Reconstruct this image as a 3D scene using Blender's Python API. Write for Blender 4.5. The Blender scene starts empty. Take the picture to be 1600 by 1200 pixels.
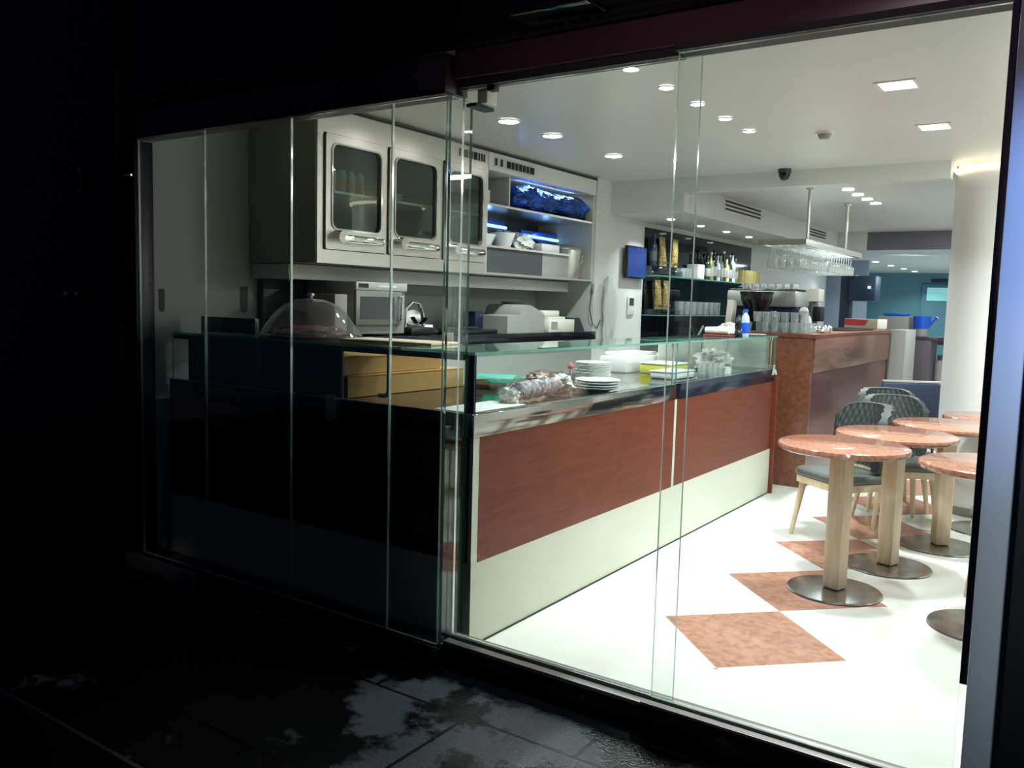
import bpy, bmesh, math, random
from mathutils import Vector, Matrix, noise
random.seed(7)
PI = math.pi
S = bpy.context.scene
COL = S.collection

# ---------------------------------------------------------------- camera
cam_d = bpy.data.cameras.new('camera')
cam = bpy.data.objects.new('camera', cam_d)
COL.objects.link(cam)
R = Matrix(((0.8237596896, -0.0757624511, 0.5618540956),
            (0.5663039001, 0.0630587046, -0.8217806839),
            (0.0268303275, 0.9951299668, 0.0948497904)))
cam.matrix_world = Matrix.Translation((0, 0, 1.47)) @ R.to_4x4()
cam_d.sensor_fit = 'HORIZONTAL'
cam_d.sensor_width = 36.0
cam_d.lens = 1342.3 / 1600 * 36.0
cam_d.clip_start = 0.05
S.camera = cam
# ---------------------------------------------------------------- world and view
w = bpy.data.worlds.new('night')
S.world = w
w.use_nodes = True
w.node_tree.nodes['Background'].inputs[0].default_value = (0.35, 0.5, 1.0, 1)
w.node_tree.nodes['Background'].inputs[1].default_value = 0.012
S.view_settings.view_transform = 'Standard'
S.view_settings.look = 'None'
S.view_settings.exposure = 0.5
S.view_settings.gamma = 1.0
S.view_settings.use_curve_mapping = False
S.cycles.use_denoising = True
S.cycles.max_bounces = 10
S.cycles.transparent_max_bounces = 24
S.cycles.sample_clamp_indirect = 6
S.cycles.caustics_reflective = False
S.cycles.caustics_refractive = False

LIGHT_K = 1.0
def lamp(name, kind, loc, energy, color=(1, 1, 1), size=0.1, target=None, spread=None, size_y=None, blend=None, angle=None):
    d = bpy.data.lights.new(name, kind)
    d.energy = energy * LIGHT_K
    d.color = color
    if kind == 'AREA':
        d.size = size
        d.shape = 'DISK'
        if size_y:
            d.shape = 'RECTANGLE'; d.size_y = size_y
        if spread: d.spread = spread
    elif kind == 'SPOT':
        d.shadow_soft_size = size
        d.spot_size = angle or 1.0
        d.spot_blend = blend if blend is not None else 0.6
    else:
        d.shadow_soft_size = size
    o = bpy.data.objects.new(name, d)
    COL.objects.link(o)
    o.location = loc
    if target is not None:
        v = Vector(target) - Vector(loc)
        o.rotation_euler = v.to_track_quat('-Z', 'Y').to_euler()
    return o
# added unseen spots outside for the jamb, paving, steel plate and fascia
lamp('added_outdoor_spot', 'SPOT', (0.35, 1.25, 2.5), 125, (0.30, 0.47, 1.0), 0.05, (-0.19, 2.6, 1.6), angle=0.6, blend=1.0)
lamp('added_outdoor_spot', 'SPOT', (-0.6, 0.2, 4.6), 12, (0.6, 0.76, 1.0), 0.3, (-1.55, 2.15, 0), angle=0.5, blend=1.0)
lamp('added_outdoor_spot', 'SPOT', (0.5, 0.9, 1.6), 48, (0.8, 0.92, 1.0), 0.1, (-0.19, 2.6, 0.9), angle=0.9, blend=1.0)
lamp('added_outdoor_spot', 'SPOT', (-3.4, 1.2, 2.4), 16, (1.0, 0.85, 0.85), 0.05, (-4.12, 2.6, -0.02), angle=0.2, blend=1.0)
lamp('added_fascia_spot', 'SPOT', (0.2, -1.5, 2.2), 80, (1.0, 0.75, 0.85), 0.3, (-0.9, 2.7, 2.45), angle=0.6, blend=1.0)  # added unseen spot to lift the maroon fascia

# ---------------------------------------------------------------- materials
MATS = {}
def nt(name):
    m = bpy.data.materials.new(name)
    m.use_nodes = True
    MATS[name] = m
    return m, m.node_tree.nodes, m.node_tree.links, m.node_tree.nodes['Principled BSDF']
def mat(name, col, rough=0.5, metal=0.0, spec=0.5, coat=0.0, var=0.0, vscale=6.0, bump=0.0, bscale=60.0, stretch=(1, 1, 1), emis=None, estr=0, trans=0.0, col2=None, contrast=None, detail=4):
    m, N, L, b = nt(name)
    b.inputs['Base Color'].default_value = (*col, 1)
    b.inputs['Roughness'].default_value = rough
    b.inputs['Metallic'].default_value = metal
    b.inputs['Specular IOR Level'].default_value = spec
    b.inputs['Coat Weight'].default_value = coat
    b.inputs['Coat Roughness'].default_value = 0.05
    b.inputs['Transmission Weight'].default_value = trans
    if emis:
        b.inputs['Emission Color'].default_value = (*emis, 1)
        b.inputs['Emission Strength'].default_value = estr
    tc = N.new('ShaderNodeTexCoord'); mp = N.new('ShaderNodeMapping')
    mp.inputs['Scale'].default_value = stretch
    L.new(tc.outputs['Object'], mp.inputs['Vector'])
    nz = N.new('ShaderNodeTexNoise'); nz.inputs['Scale'].default_value = vscale; nz.inputs['Detail'].default_value = detail
    L.new(mp.outputs['Vector'], nz.inputs['Vector'])
    c2 = col2 if col2 else tuple(c * (1 - var) for c in col)
    rp = N.new('ShaderNodeValToRGB')
    lo, hi = contrast if contrast else (0.3, 0.7)
    rp.color_ramp.elements[0].position = lo; rp.color_ramp.elements[1].position = hi
    rp.color_ramp.elements[0].color = (*c2, 1); rp.color_ramp.elements[1].color = (*col, 1)
    L.new(nz.outputs['Fac'], rp.inputs['Fac'])
    L.new(rp.outputs['Color'], b.inputs['Base Color'])
    if bump:
        n2 = N.new('ShaderNodeTexNoise'); n2.inputs['Scale'].default_value = bscale
        L.new(mp.outputs['Vector'], n2.inputs['Vector'])
        bp = N.new('ShaderNodeBump'); bp.inputs['Strength'].default_value = bump; bp.inputs['Distance'].default_value = 0.02
        L.new(n2.outputs['Fac'], bp.inputs['Height']); L.new(bp.outputs['Normal'], b.inputs['Normal'])
    return m
def glass(name, tint=(0.97, 0.99, 0.98), ior=1.45, rough=0.0, dim=1.0):
    m, N, L, b = nt(name)
    N.remove(b)
    out = N['Material Output']
    t = N.new('ShaderNodeBsdfTransparent'); t.inputs[0].default_value = (*[c * dim for c in tint], 1)
    g = N.new('ShaderNodeBsdfGlossy'); g.inputs['Roughness'].default_value = rough
    g.inputs[0].default_value = (0.95, 1, 0.98, 1)
    f = N.new('ShaderNodeFresnel'); f.inputs[0].default_value = ior
    geo = N.new('ShaderNodeNewGeometry')
    x = N.new('ShaderNodeMixShader')
    # back faces are seen from inside the pane: use the same fresnel there as outside
    mm = N.new('ShaderNodeMix'); mm.data_type = 'FLOAT'
    mm.inputs[2].default_value = ior; mm.inputs[3].default_value = 1.0 / ior
    L.new(geo.outputs['Backfacing'], mm.inputs[0]); L.new(mm.outputs[0], f.inputs[0])
    L.new(f.outputs[0], x.inputs[0]); L.new(t.outputs[0], x.inputs[1]); L.new(g.outputs[0], x.inputs[2])
    L.new(x.outputs[0], out.inputs[0])
    return m

def srgb(r, g, b):
    f = lambda c: (c / 255 / 12.92) if c / 255 <= 0.04045 else ((c / 255 + 0.055) / 1.055) ** 2.4
    return (f(r), f(g), f(b))

M_wall = mat('white_wall_paint', (0.74, 0.76, 0.73), 0.55, var=0.03, vscale=2)
M_ceil = mat('ceiling_gloss_paint', (0.74, 0.75, 0.72), 0.32, var=0.05, vscale=1.5, spec=0.35, bump=0.05, bscale=3)
M_side = mat('cabinet_side_paint', (0.36, 0.37, 0.29), 0.5, var=0.05)
M_steel = mat('brushed_steel', (0.72, 0.70, 0.64), 0.28, 1.0, var=0.08, vscale=3, stretch=(1, 1, 30), bump=0.02, bscale=40)
M_track = mat('dull_track_metal', (0.30, 0.28, 0.27), 0.4, 0.8, var=0.1)
M_railb = mat('dark_matt_rail', (0.03, 0.03, 0.032), 0.6)
M_chrome = mat('polished_steel', (0.86, 0.85, 0.82), 0.07, 1.0)
M_mirror = mat('mirror_steel_band', (0.34, 0.32, 0.30), 0.1, 1.0, bump=0.12, bscale=2.5)
M_dsteel = mat('dark_bronze_metal', (0.035, 0.032, 0.032), 0.32, 0.7, var=0.3, vscale=4)
M_fascia = mat('maroon_fascia_panel', (0.10, 0.045, 0.058), 0.3, 0.0, var=0.3, vscale=2, spec=0.5)
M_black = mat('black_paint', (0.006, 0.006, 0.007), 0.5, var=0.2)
M_blackg = mat('black_gloss', (0.008, 0.009, 0.012), 0.12)
M_wood = mat('red_cherry_veneer', srgb(116, 58, 38), 0.35, col2=srgb(94, 43, 28), vscale=5, stretch=(1, 1, 9), contrast=(0.25, 0.75), coat=0.0, detail=8, spec=0.25)
M_wood2 = mat('dark_rosewood_veneer', srgb(104, 56, 48), 0.3, col2=srgb(84, 46, 42), vscale=3, stretch=(1, 1, 6), coat=0.2)
M_burl = mat('brown_burl_stone', srgb(122, 74, 52), 0.28, col2=srgb(100, 58, 38), vscale=30, contrast=(0.35, 0.62), detail=9)
M_plinth = mat('cream_plinth', (0.56, 0.565, 0.45), 0.35, var=0.03)
M_ash = mat('pale_ash_wood', srgb(214, 194, 164), 0.45, col2=srgb(196, 172, 140), vscale=7, stretch=(6, 6, 0.6), detail=6)
M_top = mat('pink_marble_top', srgb(172, 120, 98), 0.14, col2=srgb(136, 82, 64), vscale=46, contrast=(0.3, 0.6), coat=0.4, detail=9)
M_pad = mat('grey_green_upholstery', srgb(52, 57, 55), 0.5, var=0.3, vscale=30, bump=0.2, bscale=220)
M_pad2 = mat('grey_vinyl_seat', srgb(82, 83, 80), 0.4, var=0.1, vscale=20)
M_brush = mat('scuffed_steel_disc', (0.62, 0.62, 0.60), 0.24, 1.0, var=0.35, vscale=14)
M_kraft = mat('kraft_cardboard', srgb(186, 142, 82), 0.75, var=0.06, vscale=12)
M_kraftd = mat('brown_cardboard', srgb(70, 48, 36), 0.75, var=0.1)
M_white = mat('white_plastic', (0.8, 0.8, 0.78), 0.35)
M_cream = mat('cream_plastic', (0.74, 0.74, 0.64), 0.4)
M_greyp = mat('grey_plastic', (0.33, 0.33, 0.31), 0.45, var=0.05)
M_dgrey = mat('dark_grey_plastic', (0.05, 0.052, 0.055), 0.4)
M_porc = mat('white_porcelain', (0.85, 0.86, 0.85), 0.12, coat=0.5)
M_shelfb = mat('dark_smoked_mirror', (0.035, 0.038, 0.042), 0.05, 0.85)
M_navy = mat('navy_gloss', (0.012, 0.018, 0.05), 0.2)
M_screen = mat('blue_screen', (0.01, 0.02, 0.08), 0.1, emis=srgb(38, 66, 140), estr=0.55)
M_foil = mat('shiny_blue_sheeting', (0.06, 0.22, 0.95), 0.1, 0.85, col2=(0.004, 0.012, 0.07), vscale=4, stretch=(1, 1, 4), bump=1.0, bscale=14)
M_gold = mat('gold_patterned_foil', srgb(190, 170, 105), 0.35, 0.35, col2=srgb(120, 100, 52), vscale=70, contrast=(0.4, 0.6))
M_bluep = mat('blue_plastic', srgb(30, 95, 215), 0.3)
M_teal = mat('turquoise_card', srgb(95, 215, 190), 0.5)
M_yell = mat('yellow_plastic', srgb(225, 215, 25), 0.35)
M_red = mat('red_card', srgb(200, 60, 70), 0.5)
M_orange = mat('orange_juice', srgb(240, 190, 120), 0.3)
M_paleblue = mat('pale_blue_cap', srgb(205, 218, 228), 0.35)
M_cloth = mat('white_crumpled_cloth', (0.8, 0.78, 0.74), 0.7, var=0.1, vscale=20, bump=0.3, bscale=20)
M_pinkc = mat('speckled_sausage_wrap', srgb(200, 170, 170), 0.3, col2=srgb(80, 80, 110), vscale=45, contrast=(0.4, 0.6), coat=0.6, bump=0.5, bscale=40)
M_wrap = mat('cling_film', (0.75, 0.72, 0.68), 0.12, coat=1.0, var=0.3, vscale=25, bump=0.8, bscale=40)
M_meat = mat('cured_ham', srgb(104, 48, 42), 0.35, col2=srgb(70, 28, 26), vscale=16, coat=0.5)
M_partn = mat('blue_grey_wall', srgb(120, 134, 148), 0.5, var=0.03)
M_tealw = mat('teal_wall', srgb(90, 135, 150), 0.5, var=0.05)
M_mauve = mat('mauve_bulkhead', srgb(118, 116, 128), 0.45, col2=srgb(104, 104, 116), vscale=2)
M_jambw = mat('grey_jamb_panel', (0.5, 0.54, 0.58), 0.4, var=0.06, vscale=4)
M_jambd = mat('dark_purple_profile', (0.07, 0.055, 0.10), 0.3, 0.2)
M_bulb = mat('lit_lamp_lens', (1, 1, 1), 0.5, emis=(1, 0.99, 0.96), estr=14)
M_bulbs = mat('lit_small_lens', (1, 1, 1), 0.5, emis=(1, 0.99, 0.96), estr=7)
M_cove = mat('lit_warm_strip', (1, 1, 1), 0.5, emis=(1, 0.86, 0.58), estr=2.2)
M_gbulb = mat('green_led', (0, 1, 0.3), 0.5, emis=(0.05, 1, 0.35), estr=1.5)
M_pbulb = mat('violet_led', (0.4, 0.2, 1), 0.5, emis=(0.45, 0.3, 1), estr=1.2)
M_glow = mat('lit_teal_window', (0.3, 0.6, 0.6), 0.5, emis=srgb(95, 150, 160), estr=0.7)
M_sticker = mat('grey_glass_sticker', (0.16, 0.17, 0.17), 0.6)
M_rubber_shade = mat('black_rubber_and_shade', (0.01, 0.01, 0.01), 0.6)  # rubber feet, and the painted shadow line at the plinth
M_amber = mat('straw_coloured_tins', srgb(150, 140, 85), 0.3, var=0.3, vscale=40)
M_bottle = mat('dark_bottle_glass', (0.012, 0.03, 0.018), 0.06, coat=1)
M_glass = glass('clear_pane_glass', (0.985, 0.995, 0.99))
M_dglass = glass('counter_glass', (0.95, 0.985, 0.97))
M_smoke = glass('smoked_door_glass', (0.66, 0.76, 0.72), 1.6)
M_ware = glass('drinking_glass', (0.90, 0.92, 0.92), 1.9)
def add_haze(m, f, col=(0.85, 0.88, 0.88)):
    N, L = m.node_tree.nodes, m.node_tree.links
    out = N['Material Output']; prev = out.inputs[0].links[0].from_socket
    d = N.new('ShaderNodeBsdfDiffuse'); d.inputs[0].default_value = (*col, 1)
    x = N.new('ShaderNodeMixShader'); x.inputs[0].default_value = f
    L.new(prev, x.inputs[1]); L.new(d.outputs[0], x.inputs[2]); L.new(x.outputs[0], out.inputs[0])
add_haze(M_ware, 0.12)
M_rackware = glass('rack_glass', (0.92, 0.94, 0.94), 2.0)
add_haze(M_rackware, 0.22, (0.95, 0.97, 0.95))
M_frost = glass('frosted_sticker', (0.8, 0.81, 0.8), 1.05)
add_haze(M_frost, 0.3, (0.4, 0.42, 0.42))
M_dome = glass('dome_plastic', (0.85, 0.85, 0.84), 1.7)
add_haze(M_dome, 0.06)
M_hopper = glass('smoky_hopper_plastic', (0.35, 0.35, 0.38), 1.5, 0.1)
M_edge = mat('green_glass_edge', (0.16, 0.42, 0.34), 0.08, spec=0.8, trans=0.35)
M_gedge = mat('pale_glass_edge', (0.42, 0.56, 0.52), 0.1, spec=0.8, trans=0.3)

# shop floor: white slabs with one row of pink diamonds
def floor_mat():
    m, N, L, b = nt('white_floor_with_pink_diamonds')
    tc = N.new('ShaderNodeTexCoord'); sp = N.new('ShaderNodeSeparateXYZ')
    L.new(tc.outputs['Object'], sp.inputs[0])
    def mth(op, a, c=None, d=None):
        n = N.new('ShaderNodeMath'); n.operation = op
        for i, v in enumerate((a, c, d)):
            if v is None: continue
            if isinstance(v, (int, float)): n.inputs[i].default_value = v
            else: L.new(v, n.inputs[i])
        return n.outputs[0]
    P = 0.83
    dx = mth('ABSOLUTE', mth('ADD', sp.outputs[0], 1.20))
    fy = mth('FRACT', mth('DIVIDE', mth('ADD', sp.outputs[1], -3.71 + P / 2 + 10 * P), P))
    dy = mth('MULTIPLY', mth('ABSOLUTE', mth('SUBTRACT', fy, 0.5)), P)
    d = mth('ADD', dx, dy)
    inside = mth('MULTIPLY', mth('LESS_THAN', d, 0.415), mth('GREATER_THAN', sp.outputs[1], 3.28))
    nz = N.new('ShaderNodeTexNoise'); nz.inputs['Scale'].default_value = 22; nz.inputs['Detail'].default_value = 8; nz.inputs['Distortion'].default_value = 0.6
    L.new(tc.outputs['Object'], nz.inputs['Vector'])
    rp = N.new('ShaderNodeValToRGB')
    rp.color_ramp.elements[0].position = 0.34; rp.color_ramp.elements[1].position = 0.6
    rp.color_ramp.elements[0].color = (*srgb(164, 114, 94), 1); rp.color_ramp.elements[1].color = (*srgb(184, 138, 116), 1)
    L.new(nz.outputs['Fac'], rp.inputs['Fac'])
    n2 = N.new('ShaderNodeTexNoise'); n2.inputs['Scale'].default_value = 2.2; n2.inputs['Detail'].default_value = 5
    L.new(tc.outputs['Object'], n2.inputs['Vector'])
    r2 = N.new('ShaderNodeValToRGB')
    r2.color_ramp.elements[0].color = (0.70, 0.70, 0.63, 1); r2.color_ramp.elements[1].color = (0.80, 0.80, 0.75, 1)
    L.new(n2.outputs['Fac'], r2.inputs['Fac'])
    # fine joints of the white slabs on the same diagonal grid
    a = mth('ADD', sp.outputs[0], sp.outputs[1]); c = mth('SUBTRACT', sp.outputs[0], sp.outputs[1])
    ja = mth('ABSOLUTE', mth('SUBTRACT', mth('FRACT', mth('DIVIDE', mth('ADD', a, 20 * P - 2.51 + P / 2), P)), 0.5))
    jc = mth('ABSOLUTE', mth('SUBTRACT', mth('FRACT', mth('DIVIDE', mth('ADD', c, 20 * P + 4.91 + P / 2), P)), 0.5))
    j = mth('GREATER_THAN', mth('MAXIMUM', ja, jc), 0.4985)
    mj = N.new('ShaderNodeMix'); mj.data_type = 'RGBA'
    L.new(mth('MULTIPLY', j, 0.25), mj.inputs[0]); L.new(r2.outputs[0], mj.inputs[6]); mj.inputs[7].default_value = (0.4, 0.38, 0.33, 1)
    mx = N.new('ShaderNodeMix'); mx.data_type = 'RGBA'
    L.new(inside, mx.inputs[0]); L.new(mj.outputs[2], mx.inputs[6]); L.new(rp.outputs[0], mx.inputs[7])
    L.new(mx.outputs[2], b.inputs['Base Color'])
    b.inputs['Roughness'].default_value = 0.22
    b.inputs['Specular IOR Level'].default_value = 0.4
    return m
M_floor = floor_mat()
def pave_mat():
    m, N, L, b = nt('wet_paving_with_lit_pool')
    tc = N.new('ShaderNodeTexCoord')
    nz = N.new('ShaderNodeTexNoise'); nz.inputs['Scale'].default_value = 2.6; nz.inputs['Detail'].default_value = 9; nz.inputs['Roughness'].default_value = 0.62
    L.new(tc.outputs['Object'], nz.inputs['Vector'])
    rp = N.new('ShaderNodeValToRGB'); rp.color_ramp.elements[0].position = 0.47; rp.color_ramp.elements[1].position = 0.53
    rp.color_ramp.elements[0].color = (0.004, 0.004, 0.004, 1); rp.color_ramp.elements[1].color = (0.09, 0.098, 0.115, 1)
    # pool of shop light painted lighter by the door; unlit paving left black
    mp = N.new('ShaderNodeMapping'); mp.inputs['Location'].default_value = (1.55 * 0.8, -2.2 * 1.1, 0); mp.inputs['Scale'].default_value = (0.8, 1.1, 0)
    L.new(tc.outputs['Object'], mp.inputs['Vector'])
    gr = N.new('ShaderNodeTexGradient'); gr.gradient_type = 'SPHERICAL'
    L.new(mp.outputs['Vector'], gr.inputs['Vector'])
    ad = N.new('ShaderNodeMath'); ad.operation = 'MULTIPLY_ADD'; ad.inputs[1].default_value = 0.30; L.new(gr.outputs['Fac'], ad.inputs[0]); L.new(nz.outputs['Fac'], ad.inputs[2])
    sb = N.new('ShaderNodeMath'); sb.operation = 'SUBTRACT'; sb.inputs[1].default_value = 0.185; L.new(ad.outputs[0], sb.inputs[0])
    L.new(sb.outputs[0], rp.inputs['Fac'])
    n3 = N.new('ShaderNodeTexNoise'); n3.inputs['Scale'].default_value = 160
    L.new(tc.outputs['Object'], n3.inputs['Vector'])
    ml = N.new('ShaderNodeMix'); ml.data_type = 'RGBA'; ml.blend_type = 'MULTIPLY'; ml.inputs[0].default_value = 0.7
    L.new(rp.outputs[0], ml.inputs[6]); L.new(n3.outputs['Color'], ml.inputs[7])
    br = N.new('ShaderNodeTexBrick'); br.inputs['Scale'].default_value = 1.0; br.inputs['Brick Width'].default_value = 0.9; br.inputs['Row Height'].default_value = 0.6
    br.inputs['Mortar Size'].default_value = 0.008; br.inputs['Color1'].default_value = (1, 1, 1, 1); br.inputs['Color2'].default_value = (0.85, 0.85, 0.85, 1); br.inputs['Mortar'].default_value = (0.1, 0.1, 0.1, 1)
    L.new(tc.outputs['Object'], br.inputs['Vector'])
    m2 = N.new('ShaderNodeMix'); m2.data_type = 'RGBA'; m2.blend_type = 'MULTIPLY'; m2.inputs[0].default_value = 1
    L.new(ml.outputs[2], m2.inputs[6]); L.new(br.outputs['Color'], m2.inputs[7])
    L.new(m2.outputs[2], b.inputs['Base Color'])
    mr = N.new('ShaderNodeMapRange'); mr.inputs[3].default_value = 0.22; mr.inputs[4].default_value = 0.75
    L.new(rp.outputs[0], mr.inputs[0]); L.new(mr.outputs[0], b.inputs['Roughness'])
    bp = N.new('ShaderNodeBump'); bp.inputs['Strength'].default_value = 0.3; bp.inputs['Distance'].default_value = 0.01
    L.new(n3.outputs['Fac'], bp.inputs['Height']); L.new(bp.outputs['Normal'], b.inputs['Normal'])
    return m
M_pave = pave_mat()

# ---------------------------------------------------------------- builders
class MB:
    def __init__(s):
        s.bm = bmesh.new(); s.mi = 0
    def _q(s, vs):
        try:
            f = s.bm.faces.new(vs); f.material_index = s.mi; return f
        except ValueError:
            return None
    def box(s, x0, y0, z0, x1, y1, z1, bev=0.0, seg=2):
        x0, x1 = sorted((x0, x1)); y0, y1 = sorted((y0, y1)); z0, z1 = sorted((z0, z1))
        v = [s.bm.verts.new(p) for p in ((x0, y0, z0), (x1, y0, z0), (x1, y1, z0), (x0, y1, z0), (x0, y0, z1), (x1, y0, z1), (x1, y1, z1), (x0, y1, z1))]
        fs = [s._q([v[i] for i in q]) for q in ((3, 2, 1, 0), (4, 5, 6, 7), (0, 1, 5, 4), (1, 2, 6, 5), (2, 3, 7, 6), (3, 0, 4, 7))]
        if bev:
            es = list({e for f in fs for e in f.edges})
            bmesh.ops.bevel(s.bm, geom=es, offset=bev, segments=seg, profile=0.5, affect='EDGES')
        return s
    def lathe(s, prof, cx=0, cy=0, n=24, zo=0, a0=0.0):
        rings = []
        for r, z in prof:
            if r < 1e-5:
                rings.append([s.bm.verts.new((cx, cy, z + zo))])
            else:
                rings.append([s.bm.verts.new((cx + r * math.cos(a0 + 2 * PI * k / n), cy + r * math.sin(a0 + 2 * PI * k / n), z + zo)) for k in range(n)])
        for a, b in zip(rings, rings[1:]):
            for k in range(n):
                k2 = (k + 1) % n
                if len(a) == 1 and len(b) == 1: continue
                if len(a) == 1: s._q([a[0], b[k2], b[k]])
                elif len(b) == 1: s._q([a[k], a[k2], b[0]])
                else: s._q([a[k], a[k2], b[k2], b[k]])
        return s
    def cyl(s, cx, cy, z0, z1, r, r2=None, n=24):
        r2 = r if r2 is None else r2
        return s.lathe([(0, z0), (r, z0), (r2, z1), (0, z1)], cx, cy, n)
    def tube(s, pts, r, n=8, cap=True):
        pts = [Vector(p) for p in pts]; rs = r if isinstance(r, (list, tuple)) else [r] * len(pts)
        rings = []; up = None
        for i, p in enumerate(pts):
            t = (pts[min(i + 1, len(pts) - 1)] - pts[max(i - 1, 0)]).normalized()
            if up is None:
                up = Vector((0, 0, 1)) if abs(t.z) < 0.9 else Vector((1, 0, 0))
            a = t.cross(up).normalized(); b = a.cross(t).normalized(); up = b
            rings.append([s.bm.verts.new(p + (a * math.cos(2 * PI * k / n) + b * math.sin(2 * PI * k / n)) * rs[i]) for k in range(n)])
        for a, b in zip(rings, rings[1:]):
            for k in range(n): s._q([a[k], a[(k + 1) % n], b[(k + 1) % n], b[k]])
        if cap:
            s._q(list(reversed(rings[0]))); s._q(rings[-1])
        return s
    def prism(s, poly, lo, hi, axis='z'):
        def P(u, v, h): return {'z': (u, v, h), 'x': (h, u, v), 'y': (u, h, v)}[axis]
        a = [s.bm.verts.new(P(u, v, lo)) for u, v in poly]; b = [s.bm.verts.new(P(u, v, hi)) for u, v in poly]
        s._q(list(reversed(a))); s._q(b)
        n = len(poly)
        for i in range(n): s._q([a[i], a[(i + 1) % n], b[(i + 1) % n], b[i]])
        return s
    def ringplate(s, outer, inner, lo, hi, axis='x'):
        """plate with a hole: outer and inner loops have the same number of points"""
        def P(u, v, h): return {'z': (u, v, h), 'x': (h, u, v), 'y': (u, h, v)}[axis]
        n = len(outer)
        A = [[s.bm.verts.new(P(u, v, h)) for u, v in lp] for lp in (outer, inner) for h in (lo, hi)]
        ol, oh, il, ih = A
        for i in range(n):
            j = (i + 1) % n
            s._q([oh[i], oh[j], ih[j], ih[i]]); s._q([ol[j], ol[i], il[i], il[j]])
            s._q([ol[i], ol[j], oh[j], oh[i]]); s._q([il[j], il[i], ih[i], ih[j]])
        return s
    def build(s, name, mats, parent=None, loc=None, rot=0.0, smooth=True, ang=35, struct=False):
        bmesh.ops.recalc_face_normals(s.bm, faces=s.bm.faces[:])
        me = bpy.data.meshes.new(name); s.bm.to_mesh(me); s.bm.free()
        for m in (mats if isinstance(mats, (list, tuple)) else [mats]): me.materials.append(m)
        if smooth and len(me.polygons):
            me.polygons.foreach_set('use_smooth', [True] * len(me.polygons))
            me.set_sharp_from_angle(angle=math.radians(ang))
        o = bpy.data.objects.new(name, me); COL.objects.link(o)
        if parent: o.parent = parent
        if loc is not None: o.location = loc
        o.rotation_euler = (0, 0, rot)
        if struct: o['kind'] = 'structure'
        return o
def tag(o, label=None, cat=None, group=None, kind=None):
    if label: o['label'] = label
    if cat: o['category'] = cat
    if group: o['group'] = group
    if kind: o['kind'] = kind
    return o
def thing(name, loc, label, cat, group=None, rot=0.0):
    o = bpy.data.objects.new(name, None); COL.objects.link(o)
    o.location = loc; o.rotation_euler = (0, 0, rot); o.empty_display_size = 0.1
    return tag(o, label, cat, group)
def kids(o): return [c for c in bpy.data.objects if c.parent == o]
def copy_tree(o, parent=None):
    c = o.copy(); COL.objects.link(c)
    if parent: c.parent = parent
    for ch in kids(o): copy_tree(ch, c)
    return c
def again(o, loc, rot=None, label=None, group=None, scale=None):
    c = copy_tree(o); c.location = loc
    if rot is not None: c.rotation_euler = (0, 0, rot)
    if scale: c.scale = (scale,) * 3
    if label: c['label'] = label
    if group: c['group'] = group
    return c
def slab(name, a, b, m, **k):   # structure box
    mb = MB(); mb.box(*a, *b); return mb.build(name, m, struct=True, smooth=False, **k)
def rrect(u0, v0, u1, v1, r, n=6):
    pts = []
    for cx, cy, a in ((u1 - r, v1 - r, 0), (u0 + r, v1 - r, PI / 2), (u0 + r, v0 + r, PI), (u1 - r, v0 + r, 1.5 * PI)):
        for k in range(n + 1): pts.append((cx + r * math.cos(a + k * PI / 2 / n), cy + r * math.sin(a + k * PI / 2 / n)))
    return pts
def pane(name, a, b, body, edge, parent=None, edge_axis=None):
    """glass box whose narrow faces carry the edge material"""
    mb = MB(); mb.box(*a, *b)
    d = [abs(b[i] - a[i]) for i in range(3)]; ax = d.index(min(d))
    mb.bm.normal_update()
    for f in mb.bm.faces:
        if abs(f.normal[ax]) < 0.5: f.material_index = 1
    return mb.build(name, [body, edge], parent, smooth=False)

# ================================================================ SETTING
slab('floor', (-4.30, 2.71, -0.10), (1.3, 20.0, 0.0), M_floor)
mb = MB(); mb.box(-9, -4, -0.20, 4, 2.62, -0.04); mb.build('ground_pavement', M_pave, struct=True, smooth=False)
slab('ceiling', (-4.30, 2.80, 2.56), (1.3, 6.90, 2.66), M_ceil)
slab('ceiling_entrance', (-0.98, 6.90, 2.56), (1.3, 8.2, 2.66), M_ceil)
slab('ceiling_bar', (-3.0, 7.02, 2.50), (-0.98, 12.0, 2.60), M_ceil)
slab('ceiling_side', (-0.98, 8.2, 2.50), (1.3, 12.0, 2.60), M_ceil)
slab('ceiling_alcove', (-3.9, 6.90, 2.27), (-3.0, 12.0, 2.56), M_wall)
slab('ceiling_back', (-4.3, 12.0, 2.27), (1.3, 20.0, 2.37), M_ceil)
slab('trim_beam', (-3.0, 6.90, 2.436), (-0.98, 7.02, 2.56), M_wall)
slab('trim_bulkhead_white', (-3.0, 11.95, 2.27), (-2.62, 12.0, 2.50), M_wall)
slab('trim_bulkhead', (-2.62, 11.95, 2.27), (1.3, 12.0, 2.50), M_mauve)
slab('wall_left', (-4.45, 2.70, -0.1), (-4.30, 6.9, 2.66), mat('grey_green_wall_paint', (0.42, 0.45, 0.42), 0.55, var=0.03, vscale=2))
slab('wall_left_pier', (-4.30, 6.64, 0), (-3.70, 7.60, 2.56), M_wall)
slab('wall_left_bar', (-4.30, 7.60, 0), (-3.72, 14.3, 2.4), M_wall)
slab('wall_partition', (-4.30, 14.3, 0), (-3.10, 14.4, 2.27), M_partn)
slab('wall_left_back', (-4.45, 14.3, 0), (-4.30, 20.0, 2.3), M_tealw)
slab('wall_back', (-4.30, 19.0, 0), (1.3, 19.1, 2.3), M_tealw)
slab('wall_right', (1.2, 2.70, 0), (1.3, 20.0, 2.66), M_wall)

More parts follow.
